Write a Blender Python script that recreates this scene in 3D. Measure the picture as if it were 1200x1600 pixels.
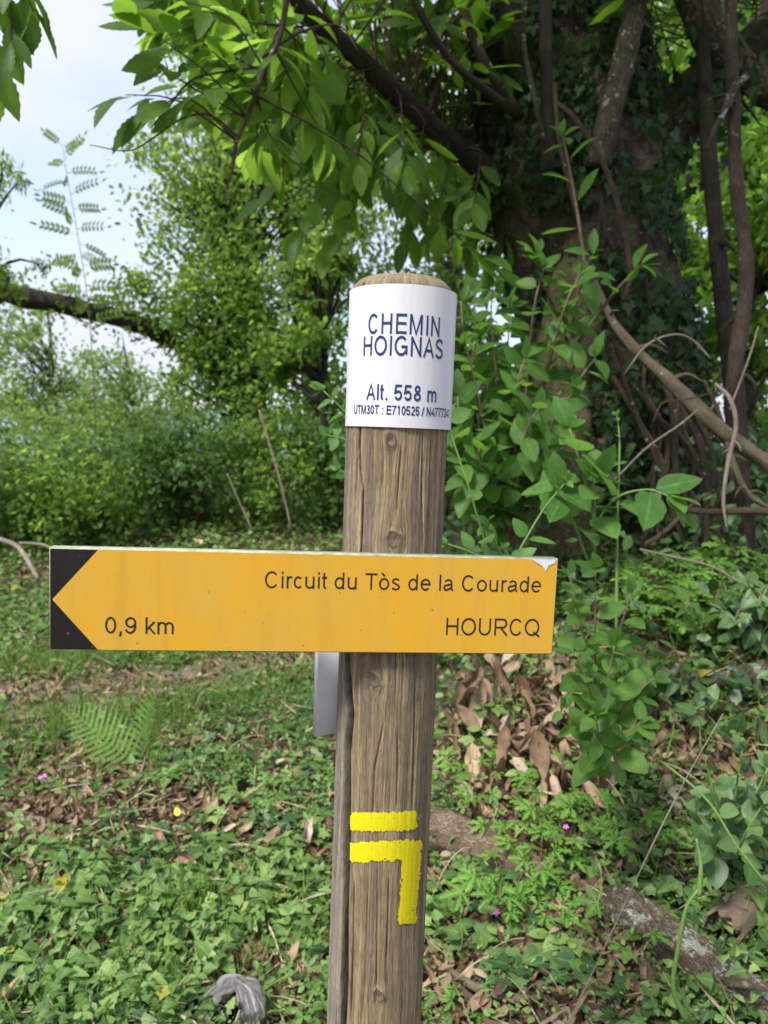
import bpy, math, random
import numpy as np
from mathutils import Vector, Matrix

for o in list(bpy.data.objects):
    bpy.data.objects.remove(o)
rng = np.random.default_rng(11)
random.seed(5)
SC = bpy.context.scene
COL = SC.collection
R = math.radians

# ------------------------------------------------------------------ camera
PITCH, ROLL, FPX = R(-5.5), R(2.2), 1200.0
CAM = np.array([0.0, 0.0, 1.4])
fw = np.array([0, math.cos(PITCH), math.sin(PITCH)])
up0 = np.array([0, -math.sin(PITCH), math.cos(PITCH)])
rt0 = np.array([1.0, 0, 0])
rt = math.cos(ROLL) * rt0 + math.sin(ROLL) * up0
up = -math.sin(ROLL) * rt0 + math.cos(ROLL) * up0
cd = bpy.data.cameras.new('camera')
cam = bpy.data.objects.new('camera', cd)
COL.objects.link(cam)
cam.matrix_world = Matrix(((rt[0], up[0], -fw[0], CAM[0]), (rt[1], up[1], -fw[1], CAM[1]),
                           (rt[2], up[2], -fw[2], CAM[2]), (0, 0, 0, 1)))
cd.sensor_fit = 'VERTICAL'
cd.sensor_height = 36.0
cd.lens = 27.0
cd.clip_start = 0.02
cd.clip_end = 6000
cd.dof.use_dof = True
cd.dof.focus_distance = 0.95
cd.dof.aperture_fstop = 7.0
SC.camera = cam

# ------------------------------------------------------------------ sky, sun, exposure
SUN_EL, SUN_AZ = R(52), R(222)          # azimuth clockwise from +Y: behind the camera, to its left
w = bpy.data.worlds.new('World')
SC.world = w
w.use_nodes = True
nt = w.node_tree
nt.nodes.clear()
N = nt.nodes.new
out = N('ShaderNodeOutputWorld')
bg = N('ShaderNodeBackground')
bg.inputs['Strength'].default_value = 0.12
sky = N('ShaderNodeTexSky')
sky.sky_type = 'NISHITA'
sky.sun_disc = False
sky.sun_elevation = SUN_EL
sky.sun_rotation = SUN_AZ
tc = N('ShaderNodeTexCoord')
mp = N('ShaderNodeMapping')
mp.inputs['Scale'].default_value = (1.0, 1.0, 2.2)
no = N('ShaderNodeTexNoise')
no.inputs['Scale'].default_value = 2.6
no.inputs['Detail'].default_value = 6
no.inputs['Roughness'].default_value = 0.5
rp = N('ShaderNodeValToRGB')
rp.color_ramp.elements[0].position = 0.40
rp.color_ramp.elements[0].color = (0.52, 0.52, 0.52, 1)
rp.color_ramp.elements[1].position = 0.58
rp.color_ramp.elements[1].color = (1, 1, 1, 1)
mx = N('ShaderNodeMix')
mx.data_type = 'RGBA'
mx.inputs[7].default_value = (2.95, 3.1, 3.65, 1)
nt.links.new(tc.outputs['Generated'], mp.inputs[0])
nt.links.new(mp.outputs[0], no.inputs['Vector'])
nt.links.new(no.outputs[0], rp.inputs[0])
nt.links.new(rp.outputs[0], mx.inputs[0])
nt.links.new(sky.outputs[0], mx.inputs[6])
nt.links.new(mx.outputs[2], bg.inputs['Color'])
nt.links.new(bg.outputs[0], out.inputs['Surface'])

sd = bpy.data.lights.new('sun', 'SUN')
sd.energy = 2.4
sd.angle = R(14)
sd.color = (1.0, 0.965, 0.91)
sun = bpy.data.objects.new('sun', sd)
COL.objects.link(sun)
sdir = Vector((math.sin(SUN_AZ) * math.cos(SUN_EL), math.cos(SUN_AZ) * math.cos(SUN_EL), math.sin(SUN_EL)))
sun.rotation_euler = (-sdir).to_track_quat('-Z', 'Y').to_euler()
sun.location = (-3, -3, 8)

SC.view_settings.view_transform = 'Standard'
SC.view_settings.look = 'None'
SC.view_settings.gamma = 1.0
SC.view_settings.exposure = 1.36
SC.view_settings.use_curve_mapping = False
SC.render.resolution_x = 768
SC.render.resolution_y = 1024
SC.cycles.max_bounces = 7
SC.cycles.transparent_max_bounces = 6

# ------------------------------------------------------------------ maths helpers
def P(px, py, d):
    """point of the place that lies d metres ahead along the line of sight through (px, py)"""
    return CAM + d * (fw + rt * ((px - 600) / FPX) + up * ((800 - py) / FPX))

def nrmz(a):
    a = np.asarray(a, float)
    return a / np.maximum(np.linalg.norm(a, axis=-1, keepdims=True), 1e-9)

def sstep(a, b, x):
    t = np.clip((np.asarray(x, float) - a) / (b - a), 0, 1)
    return t * t * (3 - 2 * t)

_lat = np.random.default_rng(3).random((64, 64))
def vnoise(x, y, s=1.0, o=0.0):
    x = np.asarray(x, float) * s + o + 100.3
    y = np.asarray(y, float) * s + o * 1.7 + 100.7
    xi, yi = np.floor(x).astype(int), np.floor(y).astype(int)
    fx, fy = x - xi, y - yi
    fx, fy = fx * fx * (3 - 2 * fx), fy * fy * (3 - 2 * fy)
    a, b = _lat[xi % 64, yi % 64], _lat[(xi + 1) % 64, yi % 64]
    c, d = _lat[xi % 64, (yi + 1) % 64], _lat[(xi + 1) % 64, (yi + 1) % 64]
    return (a * (1 - fx) + b * fx) * (1 - fy) + (c * (1 - fx) + d * fx) * fy

def fbm(x, y, s=1.0, o=0.0, k=4):
    r, a, t = 0, 0.5, 0
    for i in range(k):
        r = r + a * vnoise(x, y, s * 2 ** i, o + 7.3 * i)
        t += a
        a *= 0.5
    return r / t

def H(x, y):
    """height of the ground"""
    x, y = np.asarray(x, float), np.asarray(y, float)
    bankr = sstep(-0.25, 0.95, x) * np.clip(0.36 * (y - 0.9), 0, 0.95)
    bankl = (1 - sstep(-0.25, 0.95, x)) * 0.50 * sstep(4.9, 8.6, y)
    und = 0.10 * (fbm(x, y, 0.8, 2.0, 3) - 0.5) + 0.05 * (fbm(x, y, 3.0, 5.0, 3) - 0.5)
    rr = np.hypot(x, y)
    far = -0.10 * np.clip(y - 13, 0, 300) - 0.03 * np.clip(-y - 10, 0, 300)
    return (bankr + bankl) + und * np.exp(-rr / 30) + far

def G(px, py, lo=0.9):
    """where the line of sight through (px, py) meets the ground"""
    dv = fw + rt * ((px - 600) / FPX) + up * ((800 - py) / FPX)
    d = np.arange(lo, 16, 0.01)
    p = CAM + d[:, None] * dv
    below = p[:, 2] <= H(p[:, 0], p[:, 1])
    i = int(np.argmax(below)) if below.any() else len(d) - 1
    q = p[i].copy()
    q[2] = float(H(q[0], q[1]))
    return q

# ------------------------------------------------------------------ mesh helpers
def make_mesh(name, V, faces, luv=None, smooth=True, extra=None):
    V = np.asarray(V, np.float32)
    if isinstance(faces, np.ndarray):
        faces = [faces]
    faces = [np.asarray(f, np.int32) for f in faces if len(f)]
    me = bpy.data.meshes.new(name)
    loops = np.concatenate([f.ravel() for f in faces])
    sizes = np.concatenate([np.full(len(f), f.shape[1], np.int32) for f in faces])
    starts = np.concatenate([[0], np.cumsum(sizes)[:-1]]).astype(np.int32)
    me.vertices.add(len(V))
    me.vertices.foreach_set('co', V.ravel())
    me.loops.add(len(loops))
    me.loops.foreach_set('vertex_index', loops)
    me.polygons.add(len(sizes))
    me.polygons.foreach_set('loop_start', starts)
    if smooth:
        me.polygons.foreach_set('use_smooth', np.ones(len(sizes), bool))
    if luv is not None:
        a = me.attributes.new('luv', 'FLOAT_VECTOR', 'POINT')
        a.data.foreach_set('vector', np.asarray(luv, np.float32).ravel())
    for k, v in (extra or {}).items():
        a = me.attributes.new(k, 'FLOAT', 'POINT')
        a.data.foreach_set('value', np.asarray(v, np.float32))
    me.update(calc_edges=True)
    me.validate()
    return me

def obj(name, me, mat=None, parent=None, kind=None):
    o = bpy.data.objects.new(name, me)
    COL.objects.link(o)
    if mat is not None and me is not None:
        if len(me.materials) == 0:
            me.materials.append(mat)
    if parent is not None:
        o.parent = parent
    if kind:
        o['kind'] = kind
    return o

def tag(o, label, cat, group=None, kind=None):
    o['label'] = label
    o['category'] = cat
    if group:
        o['group'] = group
    if kind:
        o['kind'] = kind
    return o

def thing(name, label, cat, loc, group=None):
    o = bpy.data.objects.new(name, None)
    COL.objects.link(o)
    o.empty_display_size = 0.05
    o.location = [float(v) for v in loc]
    return tag(o, label, cat, group)

def org(o):
    return np.array(o.location)

class MB:
    """collects pieces that belong to one mesh"""
    def __init__(s):
        s.V, s.F, s.L, s.n = [], {}, [], 0
    def add(s, V, F, L=None):
        V = np.asarray(V, float)
        if not isinstance(F, (list, tuple)):
            F = [F]
        for f in F:
            f = np.asarray(f, int)
            if len(f):
                s.F.setdefault(f.shape[1], []).append(f + s.n)
        s.V.append(V)
        s.L.append(np.zeros((len(V), 3)) if L is None else np.asarray(L, float))
        s.n += len(V)
    def mesh(s, name, off=(0, 0, 0), smooth=True):
        return make_mesh(name, np.concatenate(s.V) - np.asarray(off), [np.concatenate(v) for v in s.F.values()],
                         np.concatenate(s.L), smooth)

def spline(pts, rad, n):
    pts = np.asarray(pts, float)
    rad = np.asarray(rad, float)
    k = len(pts)
    e = np.vstack([2 * pts[0] - pts[1], pts, 2 * pts[-1] - pts[-2]])
    t = np.linspace(0, k - 1, n)
    i = np.minimum(t.astype(int), k - 2)
    f = (t - i)[:, None]
    p0, p1, p2, p3 = e[i], e[i + 1], e[i + 2], e[i + 3]
    q = 0.5 * (2 * p1 + (p2 - p0) * f + (2 * p0 - 5 * p1 + 4 * p2 - p3) * f ** 2 + (3 * p1 - p0 - 3 * p2 + p3) * f ** 3)
    r = np.interp(t, np.arange(k), rad)
    return q, r

def tube(pts, rad, n=14, seg=8, rough=0.0, freq=3.0, seed=0.0, flat=1.0, smooth=True):
    """tapered, uneven limb: V, F, L"""
    if smooth and len(pts) > 1:
        q, r = spline(pts, rad, n)
    else:
        q, r = np.asarray(pts, float), np.asarray(rad, float)
    n = len(q)
    tan = nrmz(np.gradient(q, axis=0))
    ref = np.array([0, 0, 1.0]) if abs(tan[0][2]) < 0.9 else np.array([1.0, 0, 0])
    a = nrmz(np.cross(tan[0], ref))
    V, L = [], []
    ang = np.linspace(0, 2 * math.pi, seg, endpoint=False)
    arc = np.concatenate([[0], np.cumsum(np.linalg.norm(np.diff(q, axis=0), axis=1))])
    for i in range(n):
        a = nrmz(a - tan[i] * np.dot(a, tan[i]))
        b = np.cross(tan[i], a)
        rr = r[i] * (1 + rough * 2 * (fbm(np.cos(ang) * 1.4 + seed, np.sin(ang) * 1.4 + arc[i] * freq, 1.3, seed, 3) - 0.5))
        V.append(q[i] + np.outer(rr * np.cos(ang), a) + np.outer(rr * np.sin(ang) * flat, b))
        L.append(np.stack([ang / (2 * math.pi), np.full(seg, arc[i]), np.full(seg, (seed * 0.37) % 1)], 1))
    V = np.concatenate(V + [q[:1], q[-1:]])
    L = np.concatenate(L + [L[0][:1], L[-1][:1]])
    i, j = np.meshgrid(np.arange(n - 1), np.arange(seg), indexing='ij')
    i, j = i.ravel(), j.ravel()
    j2 = (j + 1) % seg
    F = np.stack([i * seg + j, i * seg + j2, (i + 1) * seg + j2, (i + 1) * seg + j], 1)
    k = np.arange(seg)
    k2 = (k + 1) % seg
    T = np.concatenate([np.stack([k2, k, np.full(seg, n * seg)], 1),
                        np.stack([(n - 1) * seg + k, (n - 1) * seg + k2, np.full(seg, n * seg + 1)], 1)])
    return V, [F, T], L

# ------------------------------------------------------------------ leaf templates: (V, tris, uv)
def blade(n, width, prof, serr=0.0, fold=0.15, droop=0.15, curl=0.0, wave=0.0, stalk=0.0):
    V, uv = [], []
    for i in range(n + 1):
        t = i / n
        hw = width * prof(t) * (1 + (serr if i % 2 else -serr))
        z = -droop * t * t + wave * math.sin(t * 9)
        y = t
        if i in (0, n):
            V.append((0, y, z)); uv.append((0, t))
        else:
            for s in (-1, 0, 1):
                zz = z + abs(s) * fold * hw + (curl * hw * hw * 8 if s else 0) + wave * s * math.cos(t * 11)
                V.append((s * hw, y, zz)); uv.append((s, t))
    F = [(0, 2, 1), (0, 3, 2)]
    for i in range(1, n - 1):
        a = 1 + (i - 1) * 3
        b = a + 3
        for k in (0, 1):
            F += [(a + k, a + k + 1, b + k + 1), (a + k, b + k + 1, b + k)]
    a = 1 + (n - 2) * 3
    e = len(V) - 1
    F += [(a, a + 1, e), (a + 1, a + 2, e)]
    V = np.array(V, float)
    if stalk:
        V[:, 1] += stalk
        m = len(V)
        V = np.vstack([V, [[-0.012, 0, 0.0], [0.012, 0, 0.0], [0.0, stalk + 0.02, 0.004]]])
        uv += [(0, 0)] * 3
        F.append((m, m + 1, m + 2))
    return V, np.array(F), np.array(uv, float)

chst = lambda t: math.sin(math.pi * t ** 1.05) ** 0.85
lance = lambda t: math.sin(math.pi * t ** 0.85) ** 0.8
oval = lambda t: math.sin(math.pi * t ** 0.75) ** 0.75
obov = lambda t: math.sin(math.pi * t ** 1.15) ** 0.8
T_CHEST = blade(14, 0.205, chst, serr=0.07, fold=0.25, droop=0.16, stalk=0.08)
T_CHEST_LO = blade(5, 0.205, chst, fold=0.25, droop=0.16)
T_OVAL = blade(8, 0.29, oval, serr=0.03, fold=0.18, droop=0.14, stalk=0.10)
T_OVAL_LO = blade(4, 0.29, oval, fold=0.18, droop=0.14)
T_ROUND = blade(8, 0.36, oval, serr=0.02, fold=0.12, droop=0.10, stalk=0.15)
heart = lambda t: (min(1, t * 9) ** 0.5) * (1 - t) ** 0.75 * 1.05
T_HEART = blade(10, 0.40, heart, serr=0.10, fold=0.22, droop=0.18, stalk=0.12)
T_HEART_LO = blade(6, 0.40, heart, serr=0.12, fold=0.22, droop=0.18)
def T_TRI_make():
    lf = blade(4, 0.33, obov, serr=0.05, fold=0.25, droop=0.15)
    V, F, U, n = [], [], [], 0
    for a, L in ((0, 0.62), (1.75, 0.52), (-1.75, 0.52)):
        c, q = math.cos(a), math.sin(a)
        v = lf[0] * L
        V.append(np.stack([v[:, 0] * c + v[:, 1] * q, -v[:, 0] * q + v[:, 1] * c + 0.35, v[:, 2]], 1))
        F.append(lf[1] + n); U.append(lf[2]); n += len(v)
    return np.concatenate(V), np.concatenate(F), np.concatenate(U)
T_SMALL = blade(3, 0.30, oval, fold=0.2, droop=0.1)
T_NARROW = blade(5, 0.13, obov, fold=0.25, droop=0.25)
T_GRASS = (lambda b: (np.stack([b[0][:, 0], b[0][:, 1], -0.35 * b[0][:, 1] ** 3], 1), b[1], b[2]))(
    blade(5, 0.022, lambda t: 1 - 0.8 * t, fold=0.4, droop=0.0))

def T_IVY_make():
    half = [(0.0, 0.06), (0.22, -0.10), (0.46, -0.02), (0.36, 0.20), (0.56, 0.44), (0.26, 0.50), (0.17, 0.68), (0.0, 1.0)]
    o = half + [(-x, y) for x, y in half[-2:0:-1]]
    V = [(x, y, 0.10 * abs(x) - 0.12 * y * y) for x, y in o] + [(0, 0.36, -0.015)]
    c = len(o)
    F = [(i, (i + 1) % c, c) for i in range(c)]
    uv = [(x * 2, y) for x, y in o] + [(0, 0.36)]
    return np.array(V), np.array(F), np.array(uv, float)
T_IVY = T_IVY_make()
T_TRI = T_TRI_make()

def T_ROBERT_make():
    V, F, uv = [], [], []
    for k, (a, ln) in enumerate([(-105, 0.62), (-52, 0.85), (0, 1.0), (52, 0.85), (105, 0.62)]):
        c, s = math.cos(R(a)), math.sin(R(a))
        pts = [(0, 0), (0.045, 0.26), (0.20, 0.36), (0.10, 0.50), (0.25, 0.66), (0.11, 0.74), (0.13, 0.90), (0, 1.0)]
        prof = pts + [(-x, y) for x, y in pts[-2:0:-1]]
        b = len(V)
        for x, y in prof:
            X, Y = x * ln, y * ln
            V.append((X * c + Y * s, -X * s + Y * c + 0.15, 0.12 * abs(x) - 0.16 * Y * Y)); uv.append((x * 2, y))
        V.append((0.5 * ln * s, 0.5 * ln * c + 0.15, -0.05)); uv.append((0, 0.5))
        m = len(prof)
        F += [(b + i, b + (i + 1) % m, b + m) for i in range(m)]
    b = len(V)
    V += [(-0.012, -0.55, -0.1), (0.012, -0.55, -0.1), (0, 0.17, 0)]
    uv += [(0, 0)] * 3
    F.append((b, b + 1, b + 2))
    return np.array(V), np.array(F), np.array(uv, float)
T_ROBERT = T_ROBERT_make()

def T_PINNATE_make(np_=6, w=0.10):
    V, F, uv, n = [], [], [], 0
    lf = blade(4, 0.22, oval, fold=0.1, droop=0.05)
    def put(pos, ang, L):
        nonlocal n
        c, s = math.cos(ang), math.sin(ang)
        v = lf[0] * L
        q = np.stack([v[:, 0] * c + v[:, 1] * s, -v[:, 0] * s + v[:, 1] * c, v[:, 2]], 1) + np.array(pos)
        V.append(q); F.append(lf[1] + n); uv.append(lf[2]); n += len(q)
    for i in range(np_):
        t = 0.22 + 0.72 * i / np_
        L = 0.24 * (1 - 0.35 * abs(t - 0.5))
        for s in (-1, 1):
            put((0, t, -0.25 * t * t), s * R(62), L)
    put((0, 0.97, -0.25), 0, 0.22)
    v, f, l = tube([(0, 0, 0), (0, 0.5, -0.06), (0, 1, -0.25)], [0.008, 0.006, 0.003], 5, 4)
    V.append(v); uv.append(np.zeros((len(v), 2)))
    tr = [np.stack([q[:, 0], q[:, 1], q[:, 2]], 1) if q.shape[1] == 3 else np.concatenate([q[:, [0, 1, 2]], q[:, [0, 2, 3]]]) for q in f]
    F.append(np.concatenate(tr) + n)
    return np.concatenate(V), np.concatenate(F), np.concatenate(uv)
T_PINNATE = T_PINNATE_make()

def T_FROND_make():
    V, F, uv, n = [], [], [], 0
    pin = blade(12, 0.078, lambda t: (1 - t) ** 0.6 * min(1, 6 * t + 0.3), serr=0.25, fold=0.1, droop=0.3)
    for i in range(14):
        t = 0.12 + 0.88 * i / 14
        L = 0.31 * math.sin(math.pi * min(1, 0.2 + t * 0.8)) ** 0.8 + 0.015
        for s in (-1, 1):
            a = s * R(72 - 25 * t)
            c, sn = math.cos(a), math.sin(a)
            v = pin[0] * L
            q = np.stack([v[:, 0] * c + v[:, 1] * sn, -v[:, 0] * sn + v[:, 1] * c, v[:, 2]], 1) + np.array([0, t, 0.35 * t * (1 - t) - 0.2 * t * t])
            V.append(q); F.append(pin[1] + n); uv.append(pin[2]); n += len(q)
    ts = np.linspace(0, 1, 6)
    v, f, l = tube(np.stack([0 * ts, ts, 0.35 * ts * (1 - ts) - 0.2 * ts * ts], 1), np.linspace(0.008, 0.002, 6), 8, 4)
    V.append(v); uv.append(np.zeros((len(v), 2)))
    tr = [q if q.shape[1] == 3 else np.concatenate([q[:, [0, 1, 2]], q[:, [0, 2, 3]]]) for q in f]
    F.append(np.concatenate(tr) + n)
    return np.concatenate(V), np.concatenate(F), np.concatenate(uv)
T_FROND = T_FROND_make()

def T_DEAD_make(seed, n=9, wd=0.20):
    r = np.random.default_rng(seed)
    c1, tw, bend, fold = r.uniform(0.6, 3.4), r.uniform(-1.8, 1.8), r.uniform(-2.2, 2.2), r.uniform(0.1, 0.8)
    base = blade(n, wd, oval if seed % 2 else lance, serr=0.05, fold=0.0, droop=0.0, stalk=0.12)
    V = base[0].copy()
    cols = []
    for x, y, z in V:
        a = x * c1 * 4
        X = math.sin(a) / (c1 * 4) if abs(c1) > 1e-3 else x
        Z = (1 - math.cos(a)) / (c1 * 4) + fold * abs(x) + 0.03 * math.sin(y * 13 + seed + x * 9)
        t = tw * (y - 0.4)
        X, Z = X * math.cos(t) - Z * math.sin(t), X * math.sin(t) + Z * math.cos(t)
        b = bend * (y - 0.2)
        Y2 = 0.2 + math.sin(b) / bend - Z * math.sin(b) if abs(bend) > 0.05 else y
        Z2 = (1 - math.cos(b)) / bend + Z * math.cos(b) if abs(bend) > 0.05 else Z
        cols.append((X, Y2, Z2))
    V = np.array(cols)
    V -= (V.max(0) + V.min(0)) / 2 * np.array([0, 1, 1])
    return V, base[1], base[2]
T_DEADS = [T_DEAD_make(s) for s in range(8)]
T_DEAD_LO = T_DEAD_make(3, 4)

def frames(tip, nrm):
    t = nrmz(tip)
    s = nrmz(np.cross(t, nrm))
    return s, t, np.cross(s, t)

def scatter(T, pos, tip, nrm, scale, rnd=None):
    pos = np.asarray(pos, float)
    n = len(pos)
    s, t, k = frames(np.asarray(tip, float), np.asarray(nrm, float))
    v = T[0][None] * np.broadcast_to(np.asarray(scale, float), (n,))[:, None, None]
    v = v * np.stack([rng.uniform(0.72, 1.22, n), np.ones(n), rng.uniform(-0.4, 2.4, n)], 1)[:, None, :]
    W = pos[:, None] + v[..., 0:1] * s[:, None] + v[..., 1:2] * t[:, None] + v[..., 2:3] * k[:, None]
    m = len(T[0])
    F = (T[1][None] + (np.arange(n) * m)[:, None, None]).reshape(-1, 3)
    if rnd is None:
        rnd = rng.random(n)
    L = np.concatenate([np.broadcast_to(T[2][None], (n, m, 2)), np.broadcast_to(rnd[:, None, None], (n, m, 1))], 2)
    return W.reshape(-1, 3), F, L.reshape(-1, 3)

def rnd_unit(n):
    return nrmz(rng.normal(size=(n, 3)))

_tm = {}
def leaf_mesh(key, T, mat):
    k = (key, mat.name)
    if k not in _tm:
        L = np.concatenate([T[2], np.full((len(T[2]), 1), 0.0)], 1)
        me = make_mesh(key, T[0], T[1], L)
        me.materials.append(mat)
        _tm[k] = me
    return _tm[k]

def place_leaf(me, pos, tip, nrm, scale, parent, origin, name='leaf'):
    s, t, k = frames(np.asarray(tip, float)[None], np.asarray(nrm, float)[None])
    s, t, k = s[0] * scale * rng.uniform(0.78, 1.2), t[0] * scale, k[0] * scale * (1.0 if name != 'leaf' else rng.uniform(0.3, 2.2))
    p = np.asarray(pos, float) - np.asarray(origin, float)
    o = bpy.data.objects.new(name, me)
    COL.objects.link(o)
    if parent is not None:
        o.parent = parent
    o.matrix_local = Matrix(((s[0], t[0], k[0], p[0]), (s[1], t[1], k[1], p[1]), (s[2], t[2], k[2], p[2]), (0, 0, 0, 1)))
    return o

# ------------------------------------------------------------------ materials
class NT:
    def __init__(s, name):
        s.m = bpy.data.materials.new(name)
        s.m.use_nodes = True
        s.t = s.m.node_tree
        s.b = s.t.nodes['Principled BSDF']
        s.o = s.t.nodes['Material Output']
    def n(s, kind, **kw):
        nd = s.t.nodes.new('ShaderNode' + kind)
        for k, v in kw.items():
            if k in nd.bl_rna.properties:
                setattr(nd, k, v)
            else:
                nd.inputs[k].default_value = v
        return nd
    def l(s, a, b):
        s.t.links.new(a, b)
    def val(s, x, inp):
        if hasattr(x, 'is_linked'):
            s.l(x, inp)
        else:
            inp.default_value = x
    def math(s, op, a, b=0.0, clamp=False):
        nd = s.n('Math', operation=op, use_clamp=clamp)
        s.val(a, nd.inputs[0]); s.val(b, nd.inputs[1])
        return nd.outputs[0]
    def mix(s, f, a, b, blend='MIX'):
        nd = s.n('Mix', data_type='RGBA', blend_type=blend)
        s.val(f, nd.inputs[0])
        for x, i in ((a, 6), (b, 7)):
            if hasattr(x, 'is_linked'):
                s.l(x, nd.inputs[i])
            else:
                nd.inputs[i].default_value = (*x[:3], 1)
        return nd.outputs[2]
    def ramp(s, f, stops):
        nd = s.n('ValToRGB')
        e = nd.color_ramp.elements
        while len(e) < len(stops):
            e.new(0.5)
        for i, (p, c) in enumerate(stops):
            e[i].position = p
            e[i].color = (*c, 1) if len(c) == 3 else c
        s.val(f, nd.inputs[0])
        return nd.outputs[0]
    def noise(s, vec=None, scale=5, detail=4, rough=0.55, dist=0.0):
        nd = s.n('TexNoise')
        nd.inputs['Scale'].default_value = scale
        nd.inputs['Detail'].default_value = detail
        nd.inputs['Roughness'].default_value = rough
        nd.inputs['Distortion'].default_value = dist
        if vec is not None:
            s.l(vec, nd.inputs['Vector'])
        return nd.outputs[0]
    def pos(s):
        return s.n('NewGeometry').outputs['Position']
    def ocoord(s):
        return s.n('TexCoord').outputs['Object']
    def bump(s, h, strength=0.3, dist=0.01):
        nd = s.n('Bump')
        nd.inputs['Strength'].default_value = strength
        nd.inputs['Distance'].default_value = dist
        s.l(h, nd.inputs['Height'])
        s.l(nd.outputs[0], s.b.inputs['Normal'])
        return nd.outputs[0]
    def base(s, c, rough=0.5, spec=0.4):
        s.val(c if hasattr(c, 'is_linked') else (*c, 1), s.b.inputs['Base Color'])
        s.val(rough, s.b.inputs['Roughness'])
        s.b.inputs['Specular IOR Level'].default_value = spec
        return s.m

def g3(v):
    return (v, v, v)

def leaf_mat(name, dark, mid, light, trans, tr=0.42, rough=0.46, spec=0.26, vein=0.42, odd=None):
    s = NT(name)
    at = s.n('Attribute', attribute_name='luv')
    sp = s.n('SeparateXYZ')
    s.l(at.outputs['Vector'], sp.inputs[0])
    oi = s.n('ObjectInfo')
    r = s.math('FRACT', s.math('ADD', sp.outputs[2], oi.outputs['Random']))
    stops = [(0.0, dark), (0.5, mid), (0.92, light)]
    if odd:
        stops += [(0.990, light), (0.993, odd)]
    col = s.ramp(r, stops)
    au = s.math('ABSOLUTE', sp.outputs[0])
    midrib = s.math('LESS_THAN', au, 0.07)
    w = s.math('SINE', s.math('MULTIPLY', s.math('SUBTRACT', sp.outputs[1], s.math('MULTIPLY', au, 0.22)), 62))
    sv = s.math('POWER', s.math('ABSOLUTE', w), 10.0)
    vv = s.math('MAXIMUM', midrib, s.math('MULTIPLY', sv, 0.55), True)
    blot = s.noise(s.pos(), 35, 3)
    col = s.mix(s.math('MULTIPLY', vv, vein), col, [min(1, c * 2.2 + 0.02) for c in mid])
    col = s.mix(0.6, col, s.ramp(blot, [(0.3, g3(0.55)), (0.7, g3(1.3))]), 'MULTIPLY')
    spot = s.noise(s.pos(), 140, 2, 0.5)
    col = s.mix(s.ramp(spot, [(0.70, g3(0)), (0.74, g3(0.65))]), col, (.16, .11, .04))
    s.base(col, rough, spec)
    s.bump(s.math('ADD', s.math('MULTIPLY', vv, -0.6), blot), 0.25, 0.004)
    t = s.n('BsdfTranslucent')
    tcol = s.mix(s.math('MULTIPLY', vv, 0.5), s.mix(r, [c * 0.8 for c in trans], trans), [c * 0.5 for c in trans])
    s.l(tcol, t.inputs[0])
    m = s.n('MixShader')
    m.inputs[0].default_value = tr
    s.l(s.b.outputs[0], m.inputs[1])
    s.l(t.outputs[0], m.inputs[2])
    s.l(m.outputs[0], s.o.inputs[0])
    return s.m

M = {}
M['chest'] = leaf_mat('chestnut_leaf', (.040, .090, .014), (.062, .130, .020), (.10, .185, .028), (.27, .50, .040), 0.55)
M['bright'] = leaf_mat('sun_painted_leaf', (.070, .145, .020), (.100, .19, .028), (.145, .25, .040), (.37, .62, .075), 0.58)  # lighter copy of the chestnut leaf, sunlight put into its colour
M['back'] = leaf_mat('wood_leaf', (.065, .120, .026), (.108, .185, .038), (.17, .265, .055), (.38, .58, .09), 0.58)
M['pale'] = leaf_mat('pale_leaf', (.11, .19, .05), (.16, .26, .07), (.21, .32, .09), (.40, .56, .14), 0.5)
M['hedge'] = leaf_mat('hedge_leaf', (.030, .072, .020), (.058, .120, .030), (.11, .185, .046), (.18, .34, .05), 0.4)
M['ivy'] = leaf_mat('ivy_leaf', (.014, .034, .012), (.024, .054, .017), (.044, .088, .026), (.07, .15, .03), 0.25, 0.48, 0.2)
M['shrub'] = leaf_mat('shrub_leaf', (.048, .112, .022), (.070, .150, .030), (.105, .200, .040), (.24, .48, .06), 0.48)
M['sapling'] = leaf_mat('sapling_leaf', (.055, .135, .030), (.078, .175, .038), (.110, .225, .050), (.22, .46, .07), 0.45)
M['cover'] = leaf_mat('cover_leaf', (.060, .125, .028), (.135, .235, .055), (.25, .36, .115), (.24, .42, .08), 0.3, 0.40, 0.42,
                      odd=(.42, .34, .05))
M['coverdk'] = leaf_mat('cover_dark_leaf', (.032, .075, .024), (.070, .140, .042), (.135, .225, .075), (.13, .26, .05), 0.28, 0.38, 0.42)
M['robert'] = leaf_mat('robert_leaf', (.085, .190, .030), (.12, .250, .040), (.165, .315, .055), (.26, .48, .06), 0.36)
M['fern'] = leaf_mat('fern_leaf', (.15, .27, .055), (.19, .33, .07), (.23, .38, .09), (.30, .52, .09), 0.4)
M['grass'] = leaf_mat('grass_blade', (.095, .190, .032), (.14, .25, .042), (.21, .32, .07), (.28, .46, .06), 0.3, vein=0.0)
M['dead'] = leaf_mat('dead_leaf', (.10, .058, .034), (.22, .142, .088), (.42, .31, .21), (.34, .20, .09), 0.15, 0.65, 0.2, vein=0.2)
M['deadpale'] = leaf_mat('pale_dead_leaf', (.20, .125, .08), (.36, .255, .17), (.55, .44, .33), (.38, .24, .12), 0.15, 0.6, 0.25, vein=0.2)
M['straw'] = leaf_mat('dry_straw', (.22, .16, .095), (.34, .27, .17), (.48, .41, .28), (.3, .22, .1), 0.1, 0.6, 0.2, vein=0.0)
M['yellowleaf'] = leaf_mat('yellow_leaf', (.58, .46, .03), (.66, .54, .05), (.70, .58, .07), (.5, .4, .05), 0.25)

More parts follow.
